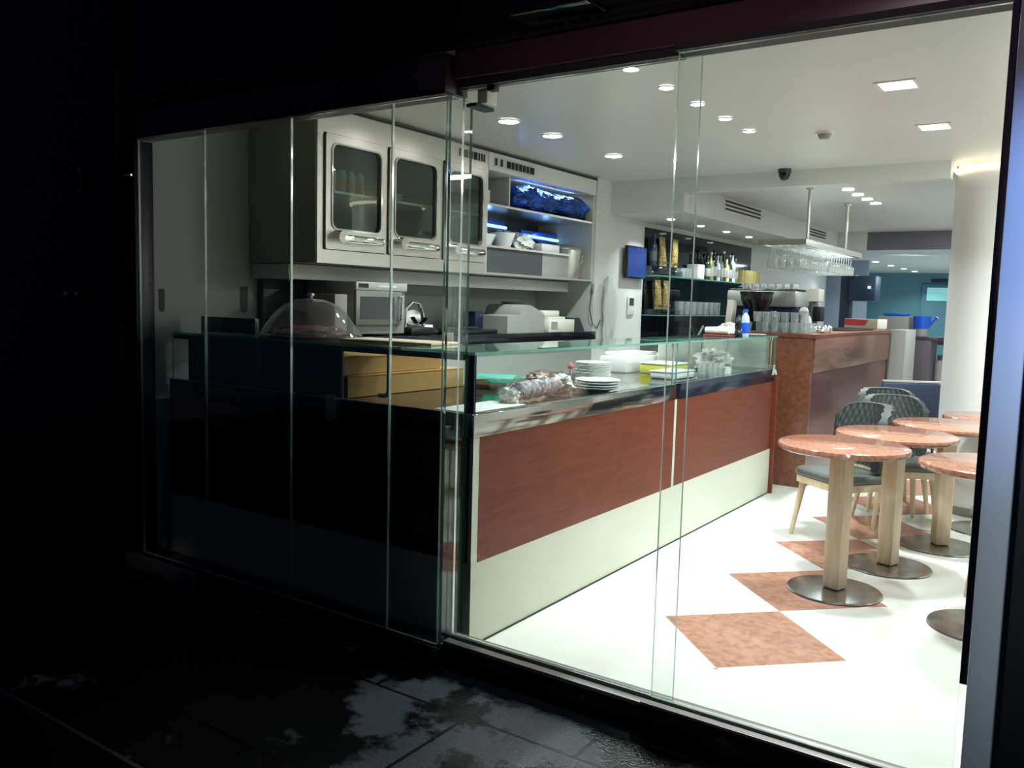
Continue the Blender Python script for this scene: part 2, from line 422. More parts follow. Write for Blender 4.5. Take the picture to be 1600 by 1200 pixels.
# shopfront masonry outside
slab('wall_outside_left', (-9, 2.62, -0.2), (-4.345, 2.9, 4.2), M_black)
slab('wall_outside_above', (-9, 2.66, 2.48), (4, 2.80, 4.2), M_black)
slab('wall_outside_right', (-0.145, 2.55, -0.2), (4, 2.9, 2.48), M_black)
slab('wall_front_right', (-0.235, 2.78, 0), (1.3, 2.9, 2.66), M_wall)
slab('trim_lintel', (-4.345, 2.792, 2.33), (-0.145, 2.80, 2.70), M_wall)
slab('trim_kerb', (-9, 1.49, -0.04), (-2.2, 1.503, -0.033), M_steel)

# far room door and window
mb = MB(); mb.box(-3.05, 18.93, 0, -2.25, 19.0, 2.05, 0.01); d = mb.build('door_1', M_tealw, struct=True)
mb = MB(); mb.box(-2.95, 18.90, 1.72, -2.55, 18.93, 1.98); mb.build('door_window', M_glow, d)
mb = MB(); mb.box(-2.36, 18.88, 1.0, -2.32, 18.93, 1.15, 0.005); mb.build('door_handle', M_steel, d)

# ================================================================ SHOPFRONT
GY = 2.668      # plane of the left bays
DY = 2.745      # plane of the door panel
LB = [-4.243, -3.685, -3.06, -2.45, -2.165]
def glazing(name, a, b, edge, label):
    p = pane(name, a, b, M_glass, edge); p['kind'] = 'structure'; p['label'] = label
glazing('window_1', (LB[0] + 0.003, GY, 0.055), (LB[1] - 0.003, GY + 0.012, 2.262), M_gedge, 'leftmost fixed glass pane of the shopfront, beside the steel post')
glazing('window_2', (LB[1] + 0.003, GY, 0.055), (LB[2] - 0.003, GY + 0.012, 2.262), M_gedge, 'second fixed glass pane from the left end of the shopfront')
glazing('window_3', (LB[2] + 0.003, GY, 0.055), (LB[3] - 0.003, GY + 0.012, 2.262), M_gedge, 'third fixed glass pane from the left, before the cake dome')
glazing('window_4', (LB[3] + 0.003, GY, 0.055), (LB[4] - 0.003, GY + 0.012, 2.262), M_gedge, 'narrow fixed glass pane before the stacked kraft boxes, ending at the glass corner')
glazing('window_5', (-2.165, GY + 0.014, 0.055), (-2.153, 2.818, 2.262), M_edge, 'narrow glass return pane at the corner between the fixed bays and the door')
glazing('door_2', (-2.147, DY, 0.085), (-1.155, DY + 0.012, 2.295), M_gedge, 'wide glass panel of the door side, in front of the cherry wood counter')
glazing('door_3', (-1.215, DY - 0.05, 0.10), (-0.262, DY - 0.038, 2.30), M_gedge, 'right-hand sliding glass panel, in front of the round tables')

t = thing('left_window_post', (-4.34, GY, -0.04), 'slim dark steel post at the left end of the shopfront', 'post')
mb = MB(); mb.box(-0.0, -0.02, 0, 0.095, 0.09, 2.302, 0.003); mb.build('post', M_dsteel, t)
mb = MB(); mb.box(0.0, -0.026, 0, 0.012, -0.0205, 2.302); mb.build('edge_strip', M_steel, t)
mb = MB(); mb.tube([(0.02, -0.03, 2.12), (0.085, -0.03, 2.12)], 0.006); mb.build('hinge_pin', M_chrome, t)
tl = tag
# sills
t = thing('window_sill', (0, 0, 0), 'dark bronze kick plate and track under the fixed glass bays', 'sill')
mb = MB(); mb.box(-4.345, GY - 0.04, -0.04, -2.15, 2.80, 0.045, 0.003); mb.build('kick_plate', M_dsteel, t)
mb = MB(); mb.box(-4.345, GY - 0.03, 0.0455, -2.15, GY - 0.014, 0.054); mb.build('track', M_black, t)
mb = MB(); mb.box(-4.335, GY - 0.048, -0.03, -3.71, GY - 0.0405, 0.055, 0.002)
tag(mb.build('steel_plate', mat('worn_bright_steel', (0.5, 0.46, 0.45), 0.35, 0.9, var=0.4, vscale=9, bump=0.3, bscale=20)), 'short bright steel cover plate at the foot of the leftmost glass pane', 'cover plate')
t = thing('door_sill', (0, 0, 0), 'dark bronze threshold with twin steel tracks under the sliding glass panels', 'threshold')
mb = MB(); mb.box(-2.148, DY - 0.07, -0.04, -0.147, DY + 0.04, 0.058, 0.003); mb.build('threshold_block', M_dsteel, t)
mb = MB(); mb.box(-2.145, DY - 0.065, 0.059, -0.24, DY - 0.025, 0.075, 0.002); mb.build('track', M_track, t)
mb = MB(); mb.box(-2.145, DY - 0.010, 0.059, -0.24, DY + 0.03, 0.083, 0.002); mb.build('track', M_track, t)
mb = MB(); mb.box(-1.23, DY - 0.105, -0.04, -0.147, DY - 0.0705, 0.088, 0.002); mb.build('outer_track', M_dsteel, t)
mb = MB(); mb.box(-1.23, DY - 0.105, 0.089, -0.24, DY - 0.092, 0.099, 0.001); mb.build('outer_rail', M_track, t)
# head rails and fascia
t = thing('left_fascia', (0, 0, 0), 'dark maroon fascia panel above the fixed glass bays on the left', 'fascia')
mb = MB(); mb.box(-4.345, GY - 0.02, 2.275, -2.16, 2.79, 2.42, 0.003); mb.build('panel', M_fascia, t)
mb = MB(); mb.box(-4.345, GY - 0.024, 2.264, -2.16, GY + 0.03, 2.2745); mb.build('head_rail', M_dsteel, t)
t = thing('right_fascia', (0, 0, 0), 'dark maroon fascia panel above the sliding glass panels', 'fascia')
mb = MB(); mb.box(-2.15, DY - 0.055, 2.325, -0.147, 2.80, 2.45, 0.003); mb.build('panel', M_fascia, t)
mb = MB(); mb.box(-2.15, DY - 0.03, 2.297, -1.222, DY + 0.03, 2.324); mb.build('head_rail', M_railb, t)
mb = MB(); mb.box(-1.22, DY - 0.07, 2.302, -0.24, DY + 0.03, 2.3245); mb.build('head_rail', M_railb, t)
mb = MB(); mb.box(-4.345, 2.625, 2.425, -0.147, 2.6595, 2.44)
tag(mb.build('ledge_strip', M_dsteel), 'thin dark ledge line running along the top of the maroon fascia', 'ledge')
mb = MB(); mb.box(-1.78, 2.52, 2.455, -1.47, 2.6595, 2.60, 0.01)
tag(mb.build('shutter_motor_box', M_blackg), 'black box on the dark wall above the shopfront', 'box')
t = thing('door_closer_bracket', (-2.10, 2.80, 2.25), 'pale bracket at the top of the glass corner', 'bracket')
mb = MB(); mb.box(-0.02, 0, 0, 0.03, 0.07, 0.06, 0.006); mb.build('body', M_cream, t)
mb = MB(); mb.box(-0.05, -0.03, -0.014, 0.0, 0.09, -0.001); mb.build('arm', M_black, t)
mb = MB(); mb.box(-2.02, DY - 0.02, 2.275, -1.985, DY + 0.02, 2.2965, 0.004)
tag(mb.build('roller_hanger', M_dsteel), 'small dark roller hanger under the head rail, near the glass corner', 'hanger')
# jamb on the right
mb = MB(); mb.box(-0.262, DY - 0.06, 0.42, -0.232, DY + 0.02, 2.30, 0.003)
tag(mb.build('door_stile', M_jambd), 'dark purple door stile beside the grey jamb panel', 'door stile')
t = thing('right_jamb', (-0.235, 2.60, -0.04), 'grey jamb panel with a bluish sheen at the right of the shopfront', 'jamb')
mb = MB(); mb.box(0, 0, 0.1, 0.088, 0.07, 2.52, 0.004); mb.build('panel', M_jambw, t)
mb = MB(); mb.box(0.082, -0.006, 0.1, 0.089, -0.0005, 2.52); mb.build('edge_bead', M_chrome, t)
# stickers and fittings on the glass
def sticker(x, z, label, s=1.0):
    mb = MB(); r = 0.028 * s; h = 0.095 * s
    poly = [(-r, h), (r, h)] + [(r * math.cos(a), r * 0.9 * math.sin(a)) for a in [-k * PI / 10 for k in range(0, 11)]]
    mb.prism([(u + x, v + z) for u, v in poly], GY - 0.0015, GY - 0.0003, 'y')
    tag(mb.build('shield_sticker', M_frost, smooth=False), label, 'sticker', 'small stickers on the left glass')
sticker(-4.045, 1.395, 'small grey shield sticker high on the leftmost glass pane')
sticker(-3.385, 1.41, 'small grey shield sticker high on the second glass pane', 1.05)
sticker(-2.795, 0.945, 'small grey shield sticker at counter height below the brown boxes')
# faint fittings on the dark wall
t = thing('wall_bell', (-4.70, 2.60, 2.06), 'faint pale oval fitting high on the dark wall left of the shopfront', 'wall fitting')
mb = MB(); mb.box(-0.02, 0, -0.05, 0.02, 0.02, 0.08, 0.008); mb.build('back_plate', M_greyp, t)
mb = MB(); mb.lathe([(0, -0.035), (0.016, -0.025), (0.02, 0.02), (0.014, 0.05), (0, 0.055)], 0, -0.012, 16); mb.build('cover', M_dgrey, t)
t = thing('intercom', (-4.80, 2.60, 1.44), 'small metal intercom plate on the dark wall at the left', 'intercom')
mb = MB(); mb.box(-0.09, 0, -0.03, 0.09, 0.02, 0.05, 0.004); mb.build('plate', M_dsteel, t)
mb = MB(); mb.box(0.05, -0.006, 0.0, 0.075, -0.0005, 0.02, 0.003); mb.build('button', M_chrome, t)
mb = MB(); mb.box(-0.07, -0.006, 0.0, -0.03, -0.0005, 0.02, 0.003); mb.build('name_plate', M_steel, t)

# ================================================================ CEILING LIGHTS
def round_light(x, y, z, r, e, label, group, m=M_bulb, cname='ceiling_light'):
    t = thing(cname, (x, y, z), label, 'ceiling light', group)
    mb = MB(); mb.lathe([(r, 0.0), (r * 1.18, -0.001), (r * 1.15, -0.007), (r, -0.008), (r, 0)], n=28); mb.build('trim_ring', M_white, t)
    mb = MB(); mb.lathe([(0, -0.003), (r, -0.003)], n=28); mb.build('lens', m, t)
    if e:
        l = lamp('glow', 'AREA', (0, 0, -0.012), e, (0.88, 0.99, 1.0), r * 2, spread=2.2); l.parent = t
    return t
for i, y in enumerate((4.35, 4.85, 5.70)):
    round_light(-3.05, y, 2.559, 0.062, 9, ['round ceiling downlight nearest the glass, above the steel wall cabinet', 'round ceiling downlight, middle one along the wall cabinets', 'round ceiling downlight farthest along the wall cabinets, before the open shelves'][i], 'downlights along the wall cabinets')
for i, y in enumerate((3.66, 4.05, 4.45, 4.86, 5.265)):
    round_light(-1.885, y, 2.559, 0.036, 4.2, ['first', 'second', 'third', 'fourth', 'fifth'][i] + ' small ceiling spotlight, counted from the glass, above the counter front', 'small spots above the counter front')
for i, y in enumerate((3.45, 4.53, 5.62)):
    lab = ['square ceiling light just behind the glass door head', 'larger square ceiling light above the round tables, nearer the glass', 'smaller square ceiling light above the round tables, nearer the round column'][i]
    t = thing('ceiling_light', (-0.90, y, 2.559), lab, 'ceiling light', 'square lights above the tables')
    mb = MB(); mb.ringplate([(-.095, -.095), (.095, -.095), (.095, .095), (-.095, .095)], [(-.075, -.075), (.075, -.075), (.075, .075), (-.075, .075)], -0.006, 0.0, 'z'); mb.build('frame', M_white, t, smooth=False)
    mb = MB(); mb.box(-.0745, -.0745, -0.004, .0745, .0745, -0.001); mb.build('lens', M_bulb, t, smooth=False)
    l = lamp('glow', 'AREA', (0, 0, -0.012), (6, 20, 26)[i], (0.88, 0.99, 1.0), 0.15, size_y=0.15, spread=2.3); l.parent = t
for i, y in enumerate((7.70, 8.06, 8.42, 8.78)):
    round_light(-1.87, y, 2.499, 0.05, 10, ['first', 'second', 'third', 'fourth'][i] + ' small ceiling spotlight from the beam, above the hanging glass rack', 'spots above the glass rack')
for i, y in enumerate((7.42, 8.13, 8.83, 9.53, 10.21)):
    round_light(-3.35, y, 2.269, 0.036, 5, ['first', 'second', 'third', 'fourth', 'fifth'][i] + ' small spotlight in the lowered alcove ceiling, counted from the white pier', 'spots in the alcove ceiling', M_bulbs)
for i, y in enumerate((13.5, 14.75, 15.95, 17.1, 18.2)):
    round_light(-3.085, y, 2.269, 0.05, 7, ['first', 'second', 'third', 'fourth', 'fifth'][i] + ' spotlight of the row in the far back room ceiling, counted from the bar', 'spots in the far back room', M_bulbs)
lamp('added_bar_fill', 'AREA', (-1.0, 10.4, 2.48), 40, (0.92, 0.96, 1.0), 0.5, (-1.0, 10.4, 0))  # unseen fill added to brighten the bar zone
lamp('added_column_fill', 'AREA', (0.4, 6.0, 2.54), 34, (0.9, 0.98, 1.0), 0.3, (0.2, 6.2, 0))  # unseen light added for the column
lamp('added_passage_fill', 'AREA', (-2.2, 13.0, 2.25), 16, (0.8, 0.9, 1.0), 0.4, (-2.6, 13.6, 0.8))  # unseen fill added in front of the partition wall
lamp('added_back_room_fill', 'AREA', (-1.6, 15.5, 2.25), 40, (0.75, 0.87, 1.0), 0.6, (-1.6, 15.5, 0))  # unseen fill added to brighten the far room
t = thing('smoke_detector', (-1.50, 5.52, 2.56), 'white smoke detector on the ceiling between the square lights and the counter', 'smoke detector')
mb = MB(); mb.lathe([(0, -0.012), (0.055, -0.012), (0.055, 0)], n=24); mb.build('base', M_white, t)
mb = MB(); mb.lathe([(0, -0.042), (0.03, -0.04), (0.042, -0.0125), (0, -0.0122)], n=24); mb.build('cover', M_greyp, t)
t = thing('dome_camera', (-2.14, 6.82, 2.56), 'small black dome camera on the ceiling in front of the beam', 'camera')
mb = MB(); mb.cyl(0, 0, -0.03, 0, 0.05); mb.build('mount', M_dgrey, t)
mb = MB(); mb.lathe([(0.045, -0.0305), (0.042, -0.055), (0.028, -0.08), (0, -0.09)], n=24); mb.build('dome', M_blackg, t)
# ring lit column
t = thing('round_column', (-0.60, 7.35, 0), 'thick round white column behind the tables with a lit ring at its top', 'column')
mb = MB(); mb.cyl(0, 0, 0.06, 2.50, 0.40, n=64); mb.build('shaft', M_white, t)
mb = MB(); mb.cyl(0, 0, 0, 0.0595, 0.405, n=64); mb.build('base_ring', M_greyp, t)
mb = MB(); mb.lathe([(0.4005, 2.50), (0.425, 2.502), (0.43, 2.515), (0.425, 2.53), (0.4005, 2.531)], n=64); mb.build('light_ring', M_cove, t)
mb = MB(); mb.cyl(0, 0, 2.5315, 2.5595, 0.40, n=64); mb.build('capital', M_white, t)

# ================================================================ MAIN COUNTER
CX = -2.12
t = thing('display_counter', (0, 0, 0), 'long L-shaped serving counter with cherry wood panels and a glass display', 'counter')
mb = MB(); mb.box(-3.05, 2.87, 0, CX - 0.02, 6.80, 0.90); mb.box(-4.22, 2.87, 0, -3.0505, 3.44, 0.90); mb.build('carcass', M_plinth, t, smooth=False)
mb = MB(); mb.box(CX - 0.0195, 2.83, 0, CX, 6.80, 0.362); mb.build('plinth', M_plinth, t, smooth=False)
mb = MB(); mb.box(-4.22, 2.83, 0, CX - 0.02, 2.8695, 0.362); mb.build('plinth', M_plinth, t, smooth=False)
mb = MB(); mb.box(CX + 0.0002, 2.83, 0.0002, CX + 0.004, 6.77, 0.008); mb.build('toe_shadow_strip', M_rubber_shade, t, smooth=False)  # black strip stands in for the shadow line at the plinth foot
for y0, y1 in ((2.83, 2.873), (4.868, 4.902)):
    mb = MB(); mb.box(CX - 0.0195, y0, 0.3625, CX - 0.001, y1, 0.903); mb.build('stile', M_plinth, t, smooth=False)
for y0, y1 in ((2.8735, 4.8675), (4.9025, 6.772)):
    mb = MB(); mb.box(CX - 0.0195, y0, 0.3625, CX, y1, 0.903); mb.build('front_panel', M_wood, t, smooth=False)
for x0, x1 in ((-4.22, -3.19), (-3.186, -2.145)):
    mb = MB(); mb.box(x0, 2.83, 0.3625, x1, 2.8695, 0.903); mb.build('side_panel', M_wood, t, smooth=False)
mb = MB(); mb.box(CX - 0.02, 6.7725, 0, CX + 0.03, 6.80, 0.93, 0.002); mb.build('end_post', M_wood, t)
for y0, y1 in ((2.825, 4.868), (4.94, 6.80)):
    mb = MB(); mb.box(CX - 0.06, y0, 0.9035, CX + 0.004, y1, 0.999, 0.002); mb.build('metal_band', M_mirror if y0 < 3 else mat('dark_reflection_band', (0.012, 0.016, 0.03), 0.15), t)  # the far band's dark reflection is put into its colour
mb = MB(); mb.box(-2.745, 5.95, 0.9855, -2.74, 6.78, 1.235); mb.build('rear_panel', M_cream, t, smooth=False)
mb = MB(); mb.box(-2.74, 6.7965, 0.9855, -2.18, 6.80, 1.235); mb.build('end_panel', M_cream, t, smooth=False)
mb = MB(); mb.box(-4.22, 2.825, 0.9035, CX - 0.0605, 2.87, 0.999, 0.002); mb.build('metal_band', M_dsteel, t)
mb = MB(); mb.box(CX - 0.05, 4.8685, 0.9035, CX - 0.01, 4.9395, 0.985); mb.build('band_joint', M_mirror, t)
mb = MB(); mb.box(-3.05, 2.8705, 0.9035, CX - 0.061, 6.80, 0.985); mb.build('steel_deck', M_mirror, t, smooth=False)
mb = MB(); mb.box(-4.22, 2.8705, 0.9035, -3.051, 3.45, 0.985); mb.box(-3.55, 3.4505, 0.93, -3.051, 3.9, 0.985); mb.box(-3.0505, 2.871, 0.98505, -2.46, 3.86, 0.9853); mb.build('black_deck', M_blackg, t, smooth=False)
mb = MB(); mb.box(-4.24, 2.82, 0.9995, CX - 0.002, 2.829, 1.003); mb.build('bottom_rail', M_steel, t)
p = pane('front_glass', (CX - 0.010, 2.84, 1.0), (CX - 0.002, 4.875, 1.2475), M_dglass, M_edge, t)
p = pane('front_glass', (CX - 0.010, 4.885, 1.0), (CX - 0.002, 6.795, 1.2475), M_dglass, M_edge, t)
p = pane('side_glass', (-4.20, 2.832, 1.0), (-2.15, 2.84, 1.2475), M_dglass, M_edge, t)
p = pane('top_glass', (-2.52, 2.822, 1.248), (CX + 0.004, 4.88, 1.260), M_dglass, M_edge, t)
p = pane('top_glass', (-2.52, 4.884, 1.248), (CX + 0.004, 6.81, 1.260), M_dglass, M_edge, t)
p = pane('top_glass', (-4.20, 2.822, 1.248), (-2.523, 3.32, 1.260), M_dglass, M_edge, t)
mb = MB(); mb.box(CX - 0.045, 2.828, 1.0, CX - 0.003, 2.8385, 1.247); mb.box(CX - 0.0115, 2.8387, 1.0, CX - 0.001, 2.8395, 1.247); mb.build('corner_strip', M_navy, t)
mb = MB(); mb.box(-4.2, 2.841, 1.222, -2.16, 2.865, 1.2475); mb.build('top_rail', M_dgrey, t)
pane('end_glass', (-2.52, 6.785, 1.0), (CX - 0.012, 6.795, 1.2475), M_dglass, M_edge, t)
def support(y, x):
    mb = MB(); mb.cyl(x, y, 0.986, 1.2475, 0.006, n=12); mb.cyl(x, y, 1.225, 1.2478, 0.013, n=12); mb.cyl(x, y, 0.985, 1.0, 0.012, n=12)
    mb.build('glass_support', M_chrome, t)
support(4.88, CX - 0.03); support(6.76, CX - 0.03)
mb = MB(); mb.tube([(-2.64, 2.876, 1.235), (-2.64, 2.876, 1.07), (-2.642, 2.876, 1.045), (-2.66, 2.876, 1.032), (-2.70, 2.876, 1.03)], 0.011, 10); mb.cyl(-2.64, 2.876, 1.228, 1.2475, 0.016, n=12); mb.build('glass_support', M_greyp, t)
mb = MB(); mb.box(-4.19, 2.925, 0.9855, -2.985, 2.935, 1.2475); mb.build('shade_sheet', M_black, t, smooth=False)  # black sheet standing in for the unlit front faces of the boxes
# dark upstand at the left end of the glass top
mb = MB(); mb.box(-4.18, 3.00, 1.2605, -3.72, 3.03, 1.345, 0.003); tag(mb.build('upstand_panel', mat('dark_green_panel', (0.03, 0.06, 0.055), 0.25)), 'low dark green upstand on the left end of the glass counter top', 'panel')

# boxes inside the return display
def carton(name, a, b, label, m=M_kraft):
    mb = MB(); mb.box(*a, *b, 0.003, 1)
    mb.bm.normal_update()
    o = thing(name, ((a[0] + b[0]) / 2, (a[1] + b[1]) / 2, a[2]), label, 'box')
    bmesh.ops.translate(mb.bm, verts=mb.bm.verts[:], vec=(-o.location[0], -o.location[1], -o.location[2]))
    mb.build('carton', m, o)
    mb = MB(); hx, hy, h = (b[0] - a[0]) / 2 + 0.004, (b[1] - a[1]) / 2 + 0.004, b[2] - a[2]
    mb.box(-hx, -hy, h + 0.0005, hx, hy, h + 0.004); mb.build('lid', m, o)
    return o
carton('cardboard_box', (-3.50, 2.95, 0.986), (-2.975, 3.86, 1.088), 'lower of the two flat kraft boxes stacked inside the glass corner display')
carton('cardboard_box', (-3.54, 2.96, 1.093), (-3.01, 3.70, 1.178), 'upper of the two flat kraft boxes stacked inside the glass corner display')

# cake dome with board on the glass
t = thing('cake_dome', (-3.36, 3.065, 1.2605), 'clear plastic cake dome with a chrome knob over wrapped cured ham', 'cake cover')
mb = MB(); mb.cyl(0, 0, 0, 0.012, 0.235, n=48); mb.build('base_tray', mat('dark_tray', (0.08, 0.03, 0.03), 0.3), t)
mb = MB(); mb.lathe([(0.265, 0.013), (0.25, 0.03), (0.222, 0.07), (0.18, 0.13), (0.13, 0.172), (0.07, 0.195), (0, 0.202)], n=64); mb.build('dome', M_dome, t)
mb = MB(); mb.lathe([(0, 0.2025), (0.012, 0.203), (0.01, 0.21), (0.02, 0.216), (0.018, 0.226), (0, 0.23)], n=20); mb.build('knob', M_chrome, t)
mb = MB()
bmesh.ops.create_icosphere(mb.bm, subdivisions=4, radius=1)
for v in mb.bm.verts:
    n_ = noise.noise(v.co * 3.1) * 0.18 + noise.noise(v.co * 8) * 0.06
    v.co = Vector((v.co.x * 0.2 * (1 + n_), v.co.y * 0.2 * (1 + n_), max(0.0, v.co.z * 0.035 * (1 + n_ * 3) + 0.012)))
h = mb.build('cured_ham', M_meat, loc=(-3.36, 3.065, 1.2731)); tag(h, 'dark wrapped cured ham lying under the clear dome', 'ham')
t = thing('serving_board', (-2.80, 3.10, 1.2605), 'pale wooden board on the glass counter top beside the cake dome', 'board', rot=0.12)
mb = MB(); mb.box(-0.26, -0.11, 0, 0.27, 0.13, 0.012, 0.003); mb.build('board', mat('pale_board', srgb(235, 215, 180), 0.5, var=0.05), t)
mb = MB(); mb.box(-0.24, -0.10, 0.0125, 0.18, 0.10, 0.014); mb.build('paper_sheet', mat('cream_paper', srgb(250, 238, 210), 0.6), t)
t = thing('price_card', (-2.62, 3.27, 1.2605), 'small white card on a clip at the back of the glass counter top', 'card')
mb = MB(); mb.cyl(0, 0, 0, 0.006, 0.014, n=12); mb.build('foot', M_dgrey, t)
mb = MB(); mb.box(-0.03, 0.0, 0.0065, 0.03, 0.003, 0.055); mb.build('card', M_white, t)

# ---- things inside the main display
def plate_mb(r, h):
    mb = MB(); mb.lathe([(0, 0), (r * 0.55, 0), (r * 0.95, h * 0.8), (r, h), (r * 0.97, h + 0.002), (r * 0.55, 0.004), (0, 0.004)], n=40); return mb
pl = plate_mb(0.113, 0.012).build('dinner_plate', M_porc, loc=(-2.60, 4.70, 0.9855)); tag(pl, 'white plate in the tall stack inside the glass display', 'plate', 'tall stack of white plates')
for k in range(1, 14): again(pl, (-2.60 + random.uniform(-.002, .002), 4.70 + random.uniform(-.002, .002), 0.9855 + k * 0.0088), k * 0.3)
pl2 = plate_mb(0.13, 0.02).build('serving_plate', M_porc, loc=(-2.34, 4.26, 0.9855))
lb = ['lowest', 'second lowest', 'second highest', 'topmost']
for k in range(4):
    o = pl2 if k == 0 else again(pl2, (-2.34 + 0.003 * k, 4.26 + 0.002 * k, 0.9855 + k * 0.0145), 0.4 * k)
    tag(o, lb[k] + ' white plate of the low stack in front of the tall plate stack', 'plate', 'low stack of white plates')
def blob(name, loc, size, m, seed=0, amp=0.25, sub=4, label='', cat='', parent=None, flat=True, rot=0, freq=2.5):
    mb = MB(); bmesh.ops.create_icosphere(mb.bm, subdivisions=sub, radius=1)
    for v in mb.bm.verts:
        c = v.co.copy(); sd = Vector((seed, seed * 1.7, 0))
        n_ = noise.noise(c * freq + sd) * amp + noise.noise(c * freq * 3 + sd) * amp * 0.5 + noise.noise(c * freq * 7 + sd) * amp * 0.2
        c = c * (1 + n_)
        v.co = Vector((c.x * size[0], c.y * size[1], c.z * size[2] + size[2] * 0.85))
        if flat and v.co.z < 0: v.co.z = 0
    o = mb.build(name, m, parent, loc=loc, rot=rot, ang=60)
    if label: tag(o, label, cat)
    return o
t = thing('wrapped_salami', (-2.33, 3.62, 0.9855), 'thick salami rolled in clear film, lying inside the glass display', 'salami', rot=PI / 2 + 0.08)
mb = MB(); pts = [(-0.24 + 0.48 * k / 16, 0, 0.055) for k in range(17)]
rs = [0.02 if k in (0, 16) else 0.044 + 0.006 * math.sin(k * 1.7) for k in range(17)]
mb.tube(pts, rs, 24); mb.build('salami', M_pinkc, t)
b_ = blob('film_end', (0.27, 0, 0.003), (0.06, 0.07, 0.055), M_wrap, 3, 0.5, parent=t)
b_ = blob('film_end', (-0.27, 0.0, 0.003), (0.035, 0.05, 0.04), M_wrap, 9, 0.5, parent=t)
mb = MB(); mb.box(-2.42, 2.93, 0.9855, -2.19, 3.36, 0.992, 0.002); tag(mb.build('white_tray', mat('bright_white_card', (0.9, 0.9, 0.9), 0.5)), 'flat white tray inside the front corner of the glass display', 'tray')
mb = MB()
n = 10
vs = [[mb.bm.verts.new((0.11 * (2 * j / 5 - 1), 0.16 * (2 * i / n - 1), 0.05 + 0.014 * math.sin(i * 0.5))) for j in range(6)] for i in range(n + 1)]
for i in range(n):
    for j in range(5): mb._q([vs[i][j], vs[i][j + 1], vs[i + 1][j + 1], vs[i + 1][j]])
bmesh.ops.solidify(mb.bm, geom=mb.bm.faces[:], thickness=0.003)
tag(mb.build('folder', M_teal, loc=(-2.80, 3.98, 1.0), rot=0.35), 'turquoise card lying behind the wrapped salami', 'card')
mb = MB(); mb.box(-2.93, 3.87, 0.9855, -2.68, 4.13, 1.026, 0.01); tag(mb.build('meat_tray', M_mirror), 'dull steel tray under the turquoise card', 'tray')
blob('ham_piece', (-2.78, 4.42, 0.986), (0.09, 0.16, 0.04), M_meat, 8, 0.3, label='dark cured ham piece behind the plate stacks', cat='ham')
t = thing('peppermint_ball', (-2.66, 4.52, 0.9855), 'small red and white knob at the left of the tall plate stack', 'knob')
mb = MB(); mb.cyl(0, 0, 0, 0.085, 0.008, n=12); mb.build('stem', M_steel, t)
mb = MB(); mb.lathe([(0, 0.0855), (0.016, 0.09), (0.021, 0.105), (0.014, 0.12), (0, 0.124)], n=20); mb.build('ball', M_red, t)
t = thing('yellow_tub', (-2.60, 5.76, 0.9855), 'yellow plastic tub with a clear lid inside the glass display', 'tub')
mb = MB(); mb.box(-0.13, -0.15, 0, 0.13, 0.15, 0.07, 0.015); mb.build('tub', M_yell, t)
mb = MB(); mb.box(-0.135, -0.155, 0.0705, 0.135, 0.155, 0.08, 0.004); mb.build('lid', M_white, t)
t = thing('food_box', (-2.40, 5.45, 0.9855), 'pale grey food container between the yellow tub and the plates', 'container')
mb = MB(); mb.box(-0.09, -0.17, 0, 0.09, 0.17, 0.045, 0.012); mb.build('body', M_white, t)
mb = MB(); mb.box(-0.095, -0.175, 0.0455, 0.095, 0.175, 0.052, 0.003); mb.build('lid', M_paleblue, t)
mb = MB(); mb.box(-3.0, 5.5, 0.9855, -2.78, 6.35, 1.10, 0.015); mb.build('x', M_white)
o = bpy.data.objects['x']; o.name = 'storage_tray'; tag(o, 'long white tray at the back of the far glass display', 'tray')
mb = MB(); mb.box(-3.02, 5.62, 1.101, -2.80, 6.05, 1.125, 0.006); tag(mb.build('paper_stack', M_white), 'stack of white paper on the long white tray', 'paper')
gl0 = None
def glass_mesh(r=0.03, h=0.1, th=0.0015, taper=0.85):
    mb = MB(); mb.lathe([(0, 0.004), (r * taper - th, 0.005), (r - th, h), (r, h), (r * taper, 0), (0, 0)], n=20); return mb
g1 = glass_mesh(0.03, 0.095).build('drinking_glass', M_ware, loc=(-2.30, 5.72, 0.9855)); tag(g1, 'clear tumbler inside the far glass display', 'glass', 'tumblers in the far display')
for dx, dy in ((0.07, 0.03), (0.0, 0.09), (0.075, 0.12), (-0.06, 0.15)): again(g1, (-2.30 + dx, 5.72 + dy, 0.9855))
for i, (x, y) in enumerate(((-2.28, 6.02), (-2.36, 6.09), (-2.27, 6.13))):
    mb = MB(); mb.cyl(0, 0, 0, 0.05, 0.032, 0.034, 24); c = mb.build('jar', M_amber if i < 2 else M_white, loc=(x, y, 0.9855)); 
    tag(c, ['squat straw-coloured jar nearest the tumblers in the far display', 'squat straw-coloured jar behind the first one in the far display', 'squat white jar beside the two straw-coloured jars'][i], 'jar', 'squat jars in the far display')
blob('plastic_bag', (-2.50, 6.45, 0.9855), (0.12, 0.20, 0.085), M_wrap, 12, 0.5, label='crumpled clear plastic bag at the far end of the glass display', cat='bag')
mb = MB(); mb.box(-2.28, 6.2, 0.9855, -2.19, 6.60, 0.992, 0.002); tag(mb.build('steel_tray', M_mirror), 'flat steel tray in front of the crumpled bag', 'tray')
mb = MB()
vs = [[mb.bm.verts.new((CX + 0.016 + 0.006 * math.sin(i * 1.1 + j), 6.66 + 0.024 * j + 0.006 * i, 1.035 - 0.02 * i)) for j in range(5)] for i in range(5)]
for i in range(4):
    for j in range(4): mb._q([vs[i][j], vs[i][j + 1], vs[i + 1][j + 1], vs[i + 1][j]])
bmesh.ops.solidify(mb.bm, geom=mb.bm.faces[:], thickness=0.002)
